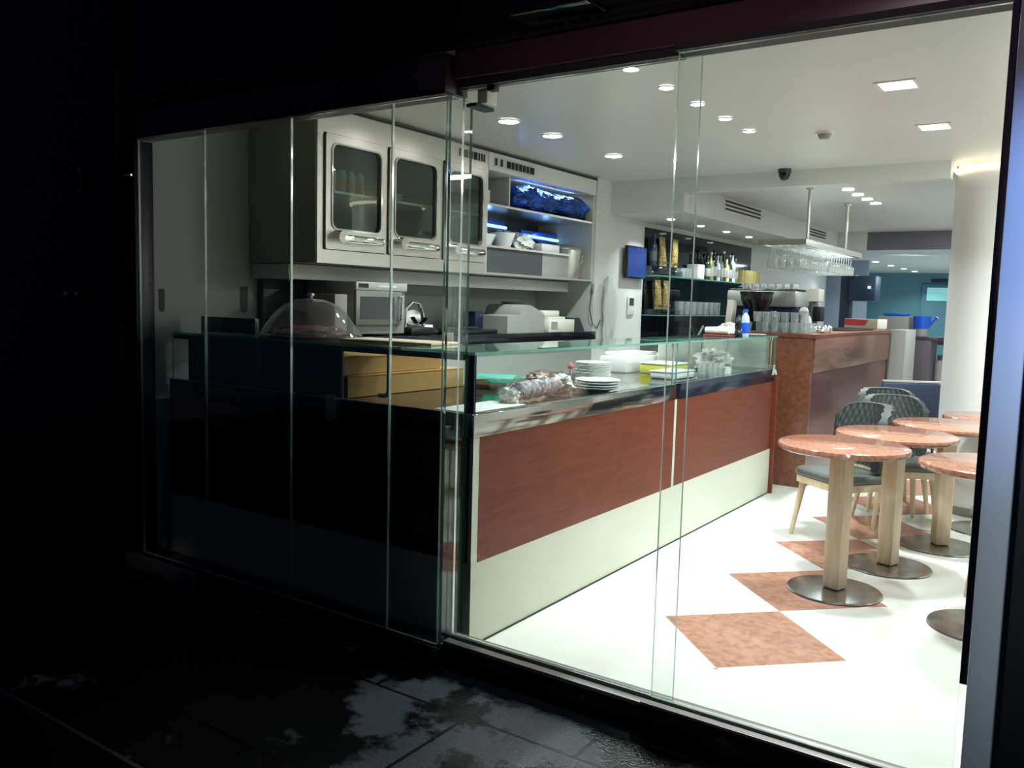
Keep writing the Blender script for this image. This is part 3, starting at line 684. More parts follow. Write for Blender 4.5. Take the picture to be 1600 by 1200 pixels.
tag(mb.build('paper_note', mat('white_green_note', (0.8, 0.84, 0.8), 0.5, col2=srgb(60, 130, 100), vscale=18, contrast=(0.36, 0.42))), 'crumpled white and green note hanging at the far end of the display', 'note')

# ---- things on the far half of the glass top
t = thing('serving_tray', (-2.33, 6.16, 1.2605), 'red-brown tray of folded napkins on the far glass counter top', 'tray')
mb = MB(); mb.box(-0.10, -0.13, 0, 0.10, 0.16, 0.014, 0.005); mb.build('tray', mat('red_brown_tray', srgb(125, 60, 50), 0.35), t)
for k in range(6):
    mb = MB(); mb.tube([(-0.09, 0, 0.028), (0.09, 0, 0.028)], 0.024, 12)
    o = mb.build('rolled_napkin', M_cloth, loc=(-2.33, 6.06 + 0.047 * k, 1.2755)); tag(o, 'white rolled napkin in a row on the red-brown tray', 'napkin', 'rolled napkins on the red-brown tray')
t = thing('pepper_mill', (-2.22, 6.19, 1.2605), 'black turned pepper mill beside the tray of napkins', 'pepper mill')
mb = MB(); mb.lathe([(0, 0), (0.032, 0), (0.03, 0.02), (0.02, 0.05), (0.028, 0.075), (0.024, 0.1), (0, 0.1)], n=24); mb.build('body', M_blackg, t)
mb = MB(); mb.lathe([(0, 0.1005), (0.016, 0.101), (0.024, 0.118), (0.018, 0.14), (0.01, 0.146), (0.008, 0.156), (0, 0.16)], n=24); mb.build('head', M_dgrey, t)
t = thing('spray_bottle', (-2.25, 6.42, 1.2605), 'clear bottle with blue label and blue cap beside the black pepper mill', 'bottle')
mb = MB(); mb.lathe([(0, 0.0), (0.03, 0.0), (0.032, 0.01), (0.032, 0.115), (0.026, 0.15), (0.013, 0.17), (0.013, 0.18), (0, 0.18)], n=24); mb.build('bottle', M_paleblue, t)
mb = MB(); mb.lathe([(0.0325, 0.02), (0.033, 0.022), (0.033, 0.1), (0.0325, 0.102)], n=24); mb.build('label', M_bluep, t)
mb = MB(); mb.lathe([(0, 0.205), (0.013, 0.205), (0.017, 0.2), (0.018, 0.1805), (0, 0.1805)], n=20); mb.build('cap', M_bluep, t)
blob('cloth_bundle', (-2.42, 6.60, 1.2605), (0.09, 0.14, 0.05), M_cloth, 21, 0.4, label='crumpled white cloth behind the blue-capped bottle', cat='cloth')
o = plate_mb(0.09, 0.012).build('side_plate', M_porc, loc=(-2.24, 6.62, 1.2605)); tag(o, 'white side plate at the far end of the glass counter top', 'plate')

# ================================================================ BACK COUNTER AND WALL CABINETS
t = thing('back_counter', (0, 0, 0), 'dark-topped back counter along the left wall under the cabinets', 'counter')
mb = MB(); mb.box(-4.295, 3.50, 0, -3.70, 6.635, 1.155); mb.build('base', M_greyp, t, smooth=False)
mb = MB(); mb.box(-4.295, 3.48, 1.1555, -3.66, 6.635, 1.235, 0.004); mb.build('worktop', M_blackg, t)
# steel cabinet
t = thing('wall_cabinet', (0, 0, 0), 'stainless steel wall cabinet with three round-cornered glass doors', 'cabinet')
X0, X1 = -4.295, -3.722
mb = MB()
mb.box(X0, 3.424, 1.665, X1, 3.45, 2.555); mb.build('side_panel', M_side, t, smooth=False)
mb = MB(); mb.box(X0, 5.02, 1.665, X1, 5.045, 2.555); mb.box(X0, 3.4505, 1.665, X1, 5.0195, 1.70); mb.box(X0, 3.4505, 2.44, X1, 5.0195, 2.555); mb.box(X0, 3.4505, 1.7005, X0 + 0.02, 5.0195, 2.4395)
mb.box(X0 + 0.021, 3.975, 1.701, X1, 3.995, 2.4395); mb.box(X0 + 0.021, 4.515, 1.701, X1, 4.535, 2.4395); mb.build('body', M_greyp, t, smooth=False)
mb = MB(); mb.box(X0 + 0.022, 3.452, 2.075, X1 - 0.02, 3.974, 2.09); mb.box(X0 + 0.022, 3.996, 2.075, X1 - 0.02, 4.514, 2.09); mb.box(X0 + 0.022, 4.536, 2.075, X1 - 0.02, 5.018, 2.09); mb.build('shelf', M_steel, t, smooth=False)
# face frame in steel with three openings
fx0, fx1 = X1 + 0.0005, -3.704
doors = ((3.475, 3.972), (4.005, 4.50), (4.545, 5.01))
mb = MB(); mb.box(fx0, 3.424, 2.40, fx1, 5.045, 2.553); mb.box(fx0, 3.424, 1.665, fx1, 5.045, 1.742)
mb.box(fx0, 3.424, 1.7425, fx1, 3.468, 2.3995); mb.box(fx0, 3.979, 1.7425, fx1, 3.998, 2.3995); mb.box(fx0, 4.507, 1.7425, fx1, 4.538, 2.3995); mb.box(fx0, 5.017, 1.7425, fx1, 5.045, 2.3995)
mb.build('face_frame', M_steel, t, smooth=False)
for i, (y0, y1) in enumerate(doors):
    mb = MB(); z0, z1 = 1.746, 2.395
    inner = rrect(y0 + 0.045, z0 + 0.115, y1 - 0.045, z1 - 0.05, 0.045)
    n_ = len(inner); outer = []
    cy, cz = (y0 + y1) / 2, (z0 + z1) / 2
    q = n_ // 4
    cs = ((y1, z1), (y0, z1), (y0, z0), (y1, z0))
    for k in range(n_):
        c = cs[k // q]; kk = k % q; cor = rrect(y0, z0, y1, z1, 0.012)
        outer.append(cor[k])
    mb.ringplate(outer, inner, fx1 - 0.012, fx1 + 0.016, 'x'); d = mb.build('cabinet_door', M_steel, t, ang=25)
    mb = MB(); mb.prism(rrect(y0 + 0.044, z0 + 0.114, y1 - 0.044, z1 - 0.049, 0.045), fx1 + 0.0, fx1 + 0.004, 'x'); mb.build('door_glass', M_smoke, d, smooth=False)
    mb = MB()
    io = rrect(y0 + 0.040, z0 + 0.110, y1 - 0.040, z1 - 0.045, 0.048); ii = rrect(y0 + 0.05, z0 + 0.12, y1 - 0.05, z1 - 0.055, 0.042)
    mb.ringplate(io, ii, fx1 + 0.0165, fx1 + 0.022, 'x'); mb.build('glass_bead', M_chrome, d)
    mb = MB(); mb.tube([(fx1 + 0.045, y0 + 0.075, z0 + 0.072), (fx1 + 0.055, y0 + 0.12, z0 + 0.062), (fx1 + 0.055, y1 - 0.12, z0 + 0.062), (fx1 + 0.045, y1 - 0.07, z0 + 0.066)], 0.026, 16)
    mb.tube([(fx1 + 0.0165, y0 + 0.085, z0 + 0.075), (fx1 + 0.075, y0 + 0.085, z0 + 0.072)], 0.036, 20); mb.tube([(fx1 + 0.0165, y1 - 0.08, z0 + 0.066), (fx1 + 0.046, y1 - 0.08, z0 + 0.066)], 0.022, 16)
    mb.build('handle', M_chrome, d)
# juice bottles seen through the first door
t0 = thing('juice_bottle', (-3.80, 3.545, 2.0905), 'orange juice bottle with pale cap behind the first cabinet door', 'bottle', 'juice bottles behind the first cabinet door')
mb = MB(); mb.lathe([(0, 0), (0.028, 0), (0.03, 0.01), (0.03, 0.07), (0.026, 0.085), (0, 0.085)], n=18); mb.build('body', M_orange, t0)
mb = MB(); mb.lathe([(0, 0.135), (0.018, 0.133), (0.027, 0.115), (0.027, 0.0855), (0, 0.0855)], n=18); mb.build('cap', M_paleblue, t0)
for k in range(1, 10):
    again(t0, (-3.80 - 0.075 * (k // 5), 3.545 + 0.078 * (k % 5), 2.0905))
t1 = thing('storage_jar', (-3.95, 3.62, 1.7005), 'pale storage jar on the bottom of the first cabinet', 'jar')
mb = MB(); mb.cyl(0, 0, 0, 0.17, 0.055, n=24); mb.build('body', M_greyp, t1)
mb = MB(); mb.cyl(0, 0, 0.1705, 0.19, 0.05, n=24); mb.build('lid', M_white, t1)
for i in range(3):
    o = plate_mb(0.11, 0.02).build('bowl', M_porc, loc=(-3.93, 4.25, 2.0905 + i * 0.018)); tag(o, 'pale bowl stacked on the shelf of the second cabinet door', 'bowl', 'bowls in the second cabinet')
# cabinet light pelmet
t = thing('under_cabinet_shelf', (0, 0, 0), 'shallow pale shelf running under the wall cabinets', 'shelf')
mb = MB(); mb.box(-4.295, 3.44, 1.572, -3.96, 6.635, 1.66, 0.002); mb.build('box', M_wall, t)
mb = MB(); mb.box(-3.9595, 3.44, 1.572, -3.955, 6.635, 1.60); mb.build('front_lip', M_white, t)
# upper fascia with slots above the open shelves
t = thing('open_shelf_unit', (0, 0, 0), 'open wall shelf unit in white, between the steel cabinet and the pier', 'shelf unit')
mb = MB(); mb.box(-4.295, 5.05, 2.41, -3.704, 6.635, 2.553); mb.build('top_fascia', M_white, t, smooth=False)
mb = MB(); mb.box(-4.295, 5.05, 1.667, -3.72, 5.07, 2.4095); mb.build('side_panel', M_cream, t, smooth=False)
mb = MB(); mb.box(-4.295, 6.615, 1.667, -3.72, 6.635, 2.4095); mb.build('side_panel', M_cream, t, smooth=False)
mb = MB(); mb.box(-4.295, 5.0705, 1.69, -4.28, 6.6145, 2.4095); mb.build('back_panel', mat('dull_grey_backing', (0.16, 0.155, 0.15), 0.25, 0.6), t, smooth=False)
for z, y1 in ((1.667, 6.6145), (1.865, 6.27), (2.165, 6.6145)):
    mb = MB(); mb.box(-4.279, 5.0705, z, -3.725, y1, z + 0.016); mb.build('shelf', M_steel, t, smooth=False)
mb = MB(); mb.box(-4.279, 5.42, 2.1815, -3.78, 5.435, 2.409); mb.build('divider', M_white, t, smooth=False)
mb = MB(); mb.box(-3.76, 5.0705, 1.6835, -3.745, 5.86, 1.8645); mb.build('dark_flap', M_dgrey, t, smooth=False)
mb = MB(); mb.box(-3.76, 5.862, 1.6835, -3.745, 6.27, 1.8645); mb.build('pale_flap', M_greyp, t, smooth=False)
# ventilation slots (two groups)
def slots(name, ys, z0, z1, x, label, parent=None):
    t = thing(name, (x, ys[0][0], z0), label, 'vent')
    mb = MB(); mb.box(0, -0.012, -0.012, 0.0015, ys[-1][1] - ys[0][0] + 0.012, z1 - z0 + 0.012); mb.build('plate', M_steel, t, smooth=False)
    for a, b in ys:
        mb = MB(); mb.box(0.002, a - ys[0][0], 0, 0.003, b - ys[0][0], z1 - z0); mb.build('slot', M_black, t, smooth=False)
slots('vent_grille', [(4.70, 4.722), (4.755, 4.80), (4.81, 4.855), (4.865, 4.91), (4.92, 4.94), (4.95, 4.97), (4.98, 5.0)], 2.452, 2.505, -3.7035, 'row of dark upright slots above the third cabinet door')
slots('vent_grille', [(5.12, 5.15), (5.19, 5.22), (5.27, 5.32), (5.33, 5.37), (5.38, 5.42), (5.43, 5.47), (5.48, 5.52), (5.53, 5.57), (5.58, 5.64)], 2.45, 2.50, -3.7035, 'row of dark upright slots above the open shelves')
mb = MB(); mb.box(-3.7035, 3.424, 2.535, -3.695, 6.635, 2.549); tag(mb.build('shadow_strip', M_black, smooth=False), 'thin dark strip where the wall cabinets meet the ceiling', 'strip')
# shiny blue sheeting
def foil(name, loc, ln, rr, label, seed, fl=1.0):
    mb = MB(); nu, nv = 60, 22; g = []
    for i in range(nu):
        row = []
        for j in range(nv):
            a = 2 * PI * j / nv; u = i / (nu - 1)
            r = rr * (1 + 0.35 * noise.noise(Vector((u * ln * 5 + seed, math.cos(a) * 1.4, math.sin(a) * 1.4))) + 0.12 * noise.noise(Vector((u * ln * 22, math.cos(a) * 4 + seed, math.sin(a) * 4))))
            if i in (0, nu - 1): r *= 0.25
            row.append(mb.bm.verts.new((r * math.cos(a) * 1.3, u * ln, max(0, rr + r * fl * math.sin(a)))))
        g.append(row)
    for i in range(nu - 1):
        for j in range(nv): mb._q([g[i][j], g[i][(j + 1) % nv], g[i + 1][(j + 1) % nv], g[i + 1][j]])
    mb._q(g[0]); mb._q(list(reversed(g[-1])))
    tag(mb.build(name, M_foil, loc=loc, ang=50), label, 'plastic sheeting')
foil('plastic_sheeting', (-3.87, 5.45, 2.182), 1.15, 0.098, 'long bundle of shiny blue plastic sheeting on the top open shelf', 2.0)
l = lamp('added_shelf_fill', 'AREA', (-3.80, 6.0, 2.405), 2.2, (0.55, 0.8, 1.0), 0.9, (-3.95, 6.0, 2.2), size_y=0.03)  # unseen light added for highlights on the blue sheeting
def blue_tube(y0, y1, x, z, label):
    t = thing('blue_tube_lamp', (x, y0, z), label, 'lamp')
    mb = MB(); mb.box(-0.03, 0, 0, -0.012, y1 - y0, 0.075, 0.003); mb.build('backing', mat('blue_lamp_backing', (0.05, 0.16, 0.8), 0.15, 0.5), t)
    mb = MB(); mb.tube([(0.004, 0.01, 0.03), (0.004, y1 - y0 - 0.01, 0.022)], 0.012, 12); mb.build('tube', mat('lit_blue_tube', (0.5, 0.8, 1), 0.5, emis=(0.30, 0.62, 1.0), estr=1.6), t)
    l = lamp('glow', 'POINT', (0.05, (y1 - y0) / 2, 0.05), 0.2, (0.2, 0.45, 1.0), 0.03); l.parent = t
blue_tube(5.10, 5.75, -4.03, 2.0405, 'lit blue tube at the back left of the middle open shelf')
blue_tube(6.03, 6.60, -4.06, 2.0005, 'lit blue tube at the back right of the middle open shelf')
for (a, b, lab) in (((-4.2, 5.10, 1.8815), (-4.0, 5.75, 2.039), 'grey box under the left blue bundle on the middle open shelf'), ((-4.2, 6.28, 1.684), (-4.045, 6.60, 2.0), 'grey box under the right blue bundle on the middle open shelf')):
    mb = MB(); mb.box(*a, *b, 0.004); tag(mb.build('storage_box', M_dgrey), lab, 'box')
t = thing('mug', (-3.82, 5.16, 2.1815), 'white mug at the left end of the top open shelf', 'mug')
mb = MB(); mb.lathe([(0, 0.004), (0.036, 0.006), (0.04, 0.10), (0.044, 0.10), (0.042, 0.0), (0, 0)], n=24); mb.build('cup', M_porc, t)
mb = MB(); mb.tube([(0, 0.042, 0.08), (0, 0.068, 0.07), (0, 0.068, 0.035), (0, 0.042, 0.025)], 0.005, 8); mb.build('handle', M_porc, t)
def bowl(name, x, y, z, r, h, label):
    mb = MB(); mb.lathe([(0, 0.006), (r * 0.5, 0.008), (r * 0.96, h), (r, h), (r * 0.6, 0.0), (0, 0)], n=28); tag(mb.build(name, M_porc, loc=(x, y, z)), label, 'bowl')
bowl('serving_bowl', -3.84, 5.19, 1.8815, 0.095, 0.085, 'white bowl at the left end of the middle open shelf')
bowl('serving_bowl', -3.83, 5.42, 1.8815, 0.10, 0.11, 'deep white bowl next to the leftmost bowl on the middle open shelf')
blob('napkin_pile', (-3.83, 5.70, 1.8815), (0.07, 0.12, 0.055), M_cloth, 31, 0.35, label='pile of white napkins on the middle open shelf', cat='napkins')
mb = MB(); mb.box(-3.92, 5.86, 1.8815, -3.75, 6.13, 1.945, 0.006); tag(mb.build('white_box', M_white), 'low white box right of the napkin pile on the open shelf', 'box')
# stemware on the shelf
def wineglass(up=True, s=1.0):
    mb = MB(); pr = [(0, 0.002), (0.03, 0.0), (0.03, 0.002), (0.004, 0.008), (0.0035, 0.075), (0.012, 0.085), (0.03, 0.11), (0.034, 0.14), (0.029, 0.185), (0.0275, 0.185), (0.032, 0.14), (0.028, 0.112), (0.0, 0.088)]
    if not up: pr = [(r, -z) for r, z in pr]
    mb.lathe([(r * s, z * s) for r, z in pr], n=18); return mb
wg = wineglass(True, 0.8).build('wine_glass', M_ware, loc=(-3.95, 5.32, 2.02)); bpy.data.objects.remove(wg)
wg = wineglass(True, 0.8).build('wine_glass', M_ware, loc=(-3.96, 5.56, 1.8815)); tag(wg, 'small stemmed glass behind the white bowls on the open shelf', 'glass', 'stemmed glasses on the open shelf')
for k in range(1, 6): again(wg, (-3.96 + 0.02 * (k % 2), 5.56 + 0.065 * k, 1.8815))
t = thing('ice_bucket', (-3.70, 6.44, 1.667), 'large steel ice bucket at the right end of the open shelves', 'bucket')
t.location = (-3.89, 6.44, 1.6835)
mb = MB(); mb.lathe([(0, 0), (0.125, 0), (0.135, 0.02), (0.15, 0.24), (0.156, 0.245), (0.146, 0.245), (0.13, 0.025), (0, 0.01)], n=40); mb.build('bucket', M_steel, t)
mb = MB(); mb.lathe([(0.148, 0.2455), (0.14, 0.262), (0.07, 0.29), (0.02, 0.298), (0.0, 0.30)], n=40); mb.build('lid', M_steel, t)
mb = MB(); mb.tube([(0.15, 0, 0.20), (0.18, 0, 0.20), (0.185, 0, 0.15), (0.16, 0, 0.13)], 0.006, 8); mb.build('handle', M_chrome, t)

# ---- on the back counter
def mw():
    t = thing('microwave', (-3.72, 3.98, 1.2355), 'grey countertop microwave under the steel cabinet', 'microwave')
    t.scale = (1, 1, 0.7)
    mb = MB(); mb.box(-0.42, -0.235, 0.02, -0.012, 0.225, 0.475, 0.006); mb.build('body', M_greyp, t)
    mb = MB(); mb.box(-0.0115, -0.235, 0.10, 0.01, 0.175, 0.40, 0.004); d = mb.build('door', mat('silver_grey_door', (0.24, 0.25, 0.235), 0.35, 0.4), t)
    mb = MB(); mb.box(0.0105, -0.20, 0.155, 0.013, 0.10, 0.35, 0.0); mb.build('window', M_dgrey, d)
    mb = MB(); mb.tube([(0.012, 0.145, 0.14), (0.035, 0.145, 0.15), (0.035, 0.145, 0.35), (0.012, 0.145, 0.36)], 0.008, 8); mb.build('handle', M_chrome, d)
    mb = MB(); mb.box(-0.0115, -0.235, 0.405, 0.008, 0.225, 0.475, 0.003); c = mb.build('control_strip', mat('silver_panel', (0.5, 0.5, 0.46), 0.35, 0.3), t)
    mb = MB(); mb.box(0.0085, -0.215, 0.425, 0.010, -0.13, 0.462); mb.build('display', M_black, c)
    mb = MB(); mb.box(0.0085, -0.05, 0.435, 0.010, 0.12, 0.452); mb.build('label_strip', M_white, c)
    for y in (-0.2, 0.19):
        mb = MB(); mb.cyl(-0.05, y, 0, 0.0195, 0.015, n=12); mb.build('foot', M_rubber_shade, t)
mw()
mb = MB(); mb.box(-4.28, 3.485, 1.2355, -4.24, 3.95, 1.57, 0.003)
tag(mb.build('dark_splash_panel', M_dgrey), 'dark grey upright panel on the wall left of the microwave', 'panel')
mb = MB(); mb.box(-3.95, 3.59, 1.2355, -3.73, 3.69, 1.49, 0.004)
tag(mb.build('tall_tin', M_greyp), 'tall narrow grey box standing left of the microwave', 'box')
t = thing('slicer', (-3.80, 4.34, 1.2355), 'small chrome slicing machine right of the microwave', 'slicer')
t.scale = (1, 1, 0.58)
mb = MB(); mb.box(-0.1, -0.1, 0, 0.1, 0.13, 0.09, 0.015); mb.build('base', M_dsteel, t)
mb = MB(); mb.tube([(0.03, -0.09, 0.09), (0.03, -0.08, 0.3), (0.03, -0.02, 0.375), (0.03, 0.05, 0.355), (0.03, 0.085, 0.25), (0.03, 0.1, 0.1)], 0.013, 10); mb.build('arm', M_chrome, t)
mb = MB(); mb.tube([(0.0, -0.01, 0.2), (0.03, -0.01, 0.2)], 0.085, 28); mb.build('blade', M_chrome, t)
mb = MB(); mb.tube([(0.05, 0.05, 0.13), (0.09, 0.055, 0.2)], 0.016, 10); mb.build('knob', M_blackg, t)
mb = MB(); mb.box(-3.86, 4.485, 1.2355, -3.80, 4.575, 1.30, 0.003)
tag(mb.build('white_carton', M_white), 'small white box on the back counter right of the slicer', 'box')
t = thing('gas_hob', (-3.86, 4.86, 1.2355), 'black glass hob with chrome burners on the back counter', 'hob')
t.scale = (1, 1, 0.55)
mb = MB(); mb.box(-0.2, -0.28, 0, 0.18, 0.32, 0.06, 0.01); mb.build('body', M_blackg, t)
for k, y in enumerate((-0.12, 0.16)):
    mb = MB(); mb.lathe([(0, 0.0605), (0.07, 0.0605), (0.075, 0.07), (0.05, 0.085), (0.03, 0.07), (0.015, 0.09), (0, 0.092)], 0.06, y, 24); mb.build('burner', M_chrome, t)
t = thing('cash_register', (-3.86, 5.63, 1.2355), 'grey cash register with sloped top and cream printer on the back counter', 'cash register')
t.scale = (1, 1, 0.58)
mb = MB(); mb.prism([(-0.30, 0), (0.22, 0), (0.22, 0.24), (0.12, 0.31), (0.02, 0.365), (-0.06, 0.375), (-0.11, 0.34), (-0.13, 0.24), (-0.30, 0.22)], -0.18, 0.16, 'x'); mb.build('body', M_greyp, t, ang=50)
mb = MB(); mb.prism([(0.0, 0.388), (0.09, 0.356), (0.15, 0.322), (0.155, 0.345), (0.1, 0.385), (0.02, 0.41)], -0.12, 0.1, 'x'); mb.build('keyboard', M_dgrey, t)
mb = MB(); mb.box(-0.03, 0.2205, 0.225, 0.15, 0.46, 0.30, 0.004); mb.build('tray', M_cream, t)
mb = MB(); mb.box(-0.18, -0.42, 0.0, -0.05, -0.3205, 0.27, 0.01); mb.build('side_display', M_navy, t)
t = thing('receipt_printer', (-3.76, 6.06, 1.2355), 'cream receipt printer right of the cash register', 'printer')
t.scale = (1, 1, 0.72)
mb = MB(); mb.box(-0.1, -0.2, 0, 0.1, 0.2, 0.145, 0.006); mb.build('body', M_cream, t)
mb = MB(); mb.box(-0.1, -0.19, 0.1455, 0.08, 0.08, 0.175, 0.006); mb.build('lid', M_cream, t)
mb = MB(); mb.box(0.1005, -0.17, 0.04, 0.104, -0.08, 0.12); mb.build('window', M_greyp, t)
t = thing('card_terminal', (-3.82, 6.45, 1.2355), 'dark sloped card terminal at the far end of the back counter', 'card terminal')
t.scale = (1, 1, 0.6)
mb = MB(); mb.prism([(-0.1, 0), (0.12, 0), (0.1, 0.05), (0.03, 0.19), (-0.08, 0.19)], -0.06, 0.08, 'x'); mb.build('body', M_dgrey, t)
mb = MB(); mb.box(0.0, 0.06, 0.0, 0.06, 0.12, 0.03); mb.build('plug', M_black, t)
t = thing('hanging_cable', (-3.70, 6.62, 1.38), 'thin dark cable looping beside the white pier', 'cable')
mb = MB(); mb.tube([(0.005, -0.02, 0.22), (0.01, -0.06, 0.05), (0.01, -0.0, -0.08), (0.01, 0.08, -0.12), (0.006, 0.15, -0.05)], 0.004, 6); mb.build('cable', M_dgrey, t)
mb = MB(); mb.box(0.0005, -0.035, 0.22, 0.02, -0.005, 0.27, 0.004); mb.build('plug', M_greyp, t)
blob('cloth', (-3.655, 6.86, 1.16), (0.04, 0.10, 0.30), M_wall, 17, 0.25, label='pale apron hanging on the white pier left of the screen', cat='apron', flat=False, freq=1.6)
mb = MB(); mb.tube([(-3.70, 6.86, 1.70), (-3.64, 6.86, 1.71)], 0.008, 8); tag(mb.build('coat_hook', M_chrome), 'small chrome hook on the white pier', 'hook')

# screen, thermostat
t = thing('wall_screen', (-3.655, 7.35, 1.87), 'blue screen mounted on the white pier wall', 'screen')
mb = MB(); mb.box(-0.018, -0.205, -0.15, 0.012, 0.205, 0.15, 0.004); mb.build('bezel', M_blackg, t)
mb = MB(); mb.box(0.0125, -0.19, -0.135, 0.014, 0.19, 0.135); mb.build('display', M_screen, t)
mb = MB(); mb.box(-0.0445, -0.05, -0.05, -0.0185, 0.05, 0.05); mb.build('bracket', M_dgrey, t)
t = thing('thermostat', (-3.699, 7.35, 1.47), 'small white thermostat with dark display on the pier wall under the screen', 'thermostat')
mb = MB(); mb.box(0, -0.065, -0.09, 0.015, 0.065, 0.08, 0.004); mb.build('body', M_white, t)
mb = MB(); mb.box(0.0155, -0.045, 0.0, 0.018, 0.045, 0.07); mb.build('display', M_dgrey, t)

# ================================================================ ALCOVE SHELVES
t = thing('mirror_shelving', (0, 0, 0), 'dark mirrored shelving in the alcove behind the bar', 'shelving')
mb = MB(); mb.box(-3.719, 7.605, 1.0, -3.712, 10.68, 2.225); mb.build('mirror', M_shelfb, t, smooth=False)
pane('glass_shelf', (-3.711, 7.61, 1.755), (-3.53, 10.67, 1.765), M_dglass, M_edge, t)
pane('glass_shelf', (-3.711, 7.61, 1.375), (-3.53, 10.67, 1.385), M_dglass, M_edge, t)
t = thing('bar_back_counter', (0, 0, 0), 'dark back counter under the alcove shelves', 'counter')
mb = MB(); mb.box(-3.71, 7.62, 0, -3.12, 11.5, 0.98); mb.build('base', M_dgrey, t, smooth=False)
mb = MB(); mb.box(-3.71, 7.61, 0.9805, -3.10, 11.5, 1.02, 0.004); mb.build('worktop', M_blackg, t)
def coffee_bag(y, z, label, lean=0.0):
    mb = MB(); hh, ww, dd = 0.265, 0.065, 0.035
    rows = []
    for i in range(9):
        u = i / 8; wv = ww * (1 - 0.12 * math.sin(u * PI)) * (1 + 0.25 * max(0, u - 0.75) * 2); dv = dd * (1 - u ** 3 * 0.9)
        rows.append([mb.bm.verts.new((dv * math.cos(a), lean * u + wv * math.sin(a) * (1.0 if abs(math.sin(a)) < .9 else .95), hh * u)) for a in [2 * PI * k / 16 for k in range(16)]])
    for a, b in zip(rows, rows[1:]):
        for k in range(16): mb._q([a[k], a[(k + 1) % 16], b[(k + 1) % 16], b[k]])
    mb._q(rows[0]); mb._q(list(reversed(rows[-1])))
    t = thing('coffee_bag', (-3.62, y, z), label, 'coffee bag', 'gold coffee bags on the alcove shelves')
    mb.build('bag', M_gold, t)
    mb = MB(); mb.box(-0.004, lean - 0.06, hh + 0.0005, 0.004, lean + 0.06, hh + 0.018); mb.build('seal', M_gold, t)
    mb = MB(); mb.box(0.0355, -0.05, 0.03, 0.037, 0.05, 0.045); mb.build('band', M_dgrey, t)
coffee_bag(7.86, 1.86, 'gold coffee bag at the left of the upper alcove shelf', -0.03)
coffee_bag(8.12, 1.86, 'gold coffee bag second from left on the upper alcove shelf', 0.03)
coffee_bag(7.79, 1.44, 'gold coffee bag at the left of the lower alcove shelf', -0.02)
coffee_bag(7.97, 1.44, 'gold coffee bag second from left on the lower alcove shelf', 0.0)
for z0, z1, lab in ((1.7655, 1.859, 'upper'), (1.3855, 1.439, 'lower')):
    mb = MB(); mb.box(-3.70, 7.66, z0, -3.56, 8.22, z1, 0.004); tag(mb.build('display_stand', glass('clear_riser_' + lab, (0.8, 0.85, 0.85), 1.5)), 'clear riser under the gold coffee bags on the %s alcove shelf' % lab, 'stand')
tm = glass_mesh(0.035, 0.10).build('shelf_tumbler', M_ware, loc=(-3.6, 8.32, 1.7655)); tag(tm, 'clear tumbler on the upper alcove shelf right of the coffee bags', 'glass', 'tumblers on the upper alcove shelf')
for k in range(1, 6): again(tm, (-3.6 - 0.07 * (k % 2), 8.32 + 0.045 * k, 1.7655))
tm = glass_mesh(0.035, 0.14).build('highball_glass', M_ware, loc=(-3.6, 8.15, 1.3855)); tag(tm, 'tall clear glass in the row on the lower alcove shelf', 'glass', 'tall glasses on the lower alcove shelf')
tm.location.y = 8.30
for k in range(1, 14): again(tm, (-3.6 - 0.07 * (k % 2), 8.30 + 0.085 * k, 1.3855))
mb = MB(); mb.box(-3.69, 8.62, 1.7655, -3.56, 8.80, 1.92, 0.006); tag(mb.build('napkin_box', M_white), 'white box on the upper alcove shelf behind the glass joint', 'box')
def bottle(x, y, z, h, r, m, label, capm, name='liquor_bottle'):
    t = thing(name, (x, y, z), label, 'bottle', 'bottles on the upper alcove shelf')
    mb = MB(); mb.lathe([(0, 0), (r, 0), (r, h * 0.55), (r * 0.85, h * 0.65), (r * 0.36, h * 0.74), (r * 0.34, h * 0.93), (0, h * 0.93)], n=18); mb.build('bottle', m, t)
    mb = MB(); mb.cyl(0, 0, h * 0.931, h, r * 0.4, n=14); mb.build('cap', capm, t)
    mb = MB(); mb.lathe([(r * 1.01, h * 0.15), (r * 1.02, h * 0.16), (r * 1.02, h * 0.45), (r * 1.01, h * 0.46)], n=18); mb.build('label', M_dgrey if r < 0.0359 else M_greyp, t)
    return t
lab_m = [M_bottle, M_amber, M_bottle, M_paleblue, M_ware, M_bottle, M_orange, M_bottle, M_paleblue, M_ware]
for k in range(10):
    bottle(-3.61, 9.0 + 0.095 * k, 1.7655, 0.28 + 0.03 * ((k * 7) % 3), 0.036, lab_m[k], '%s bottle from the left in the bottle group on the upper alcove shelf' % ['first', 'second', 'third', 'fourth', 'fifth', 'sixth', 'seventh', 'eighth', 'ninth', 'tenth'][k], M_steel if k % 2 else M_blackg)
bottle(-3.63, 7.67, 1.7655 - 0.0 + 0.0945, 0.3, 0.035, M_navy, 'dark wine bottle at the left end of the upper alcove shelf', M_blackg)
tin = MB(); tin.cyl(0, 0, 0, 0.16, 0.05, n=20); tin = tin.build('tea_tin', M_amber, loc=(-3.61, 10.02, 1.7655)); tag(tin, 'straw-coloured tin in the row at the right of the upper alcove shelf', 'tin', 'tins on the upper alcove shelf')
for k in range(1, 6): again(tin, (-3.61, 10.02 + 0.112 * k, 1.7655))
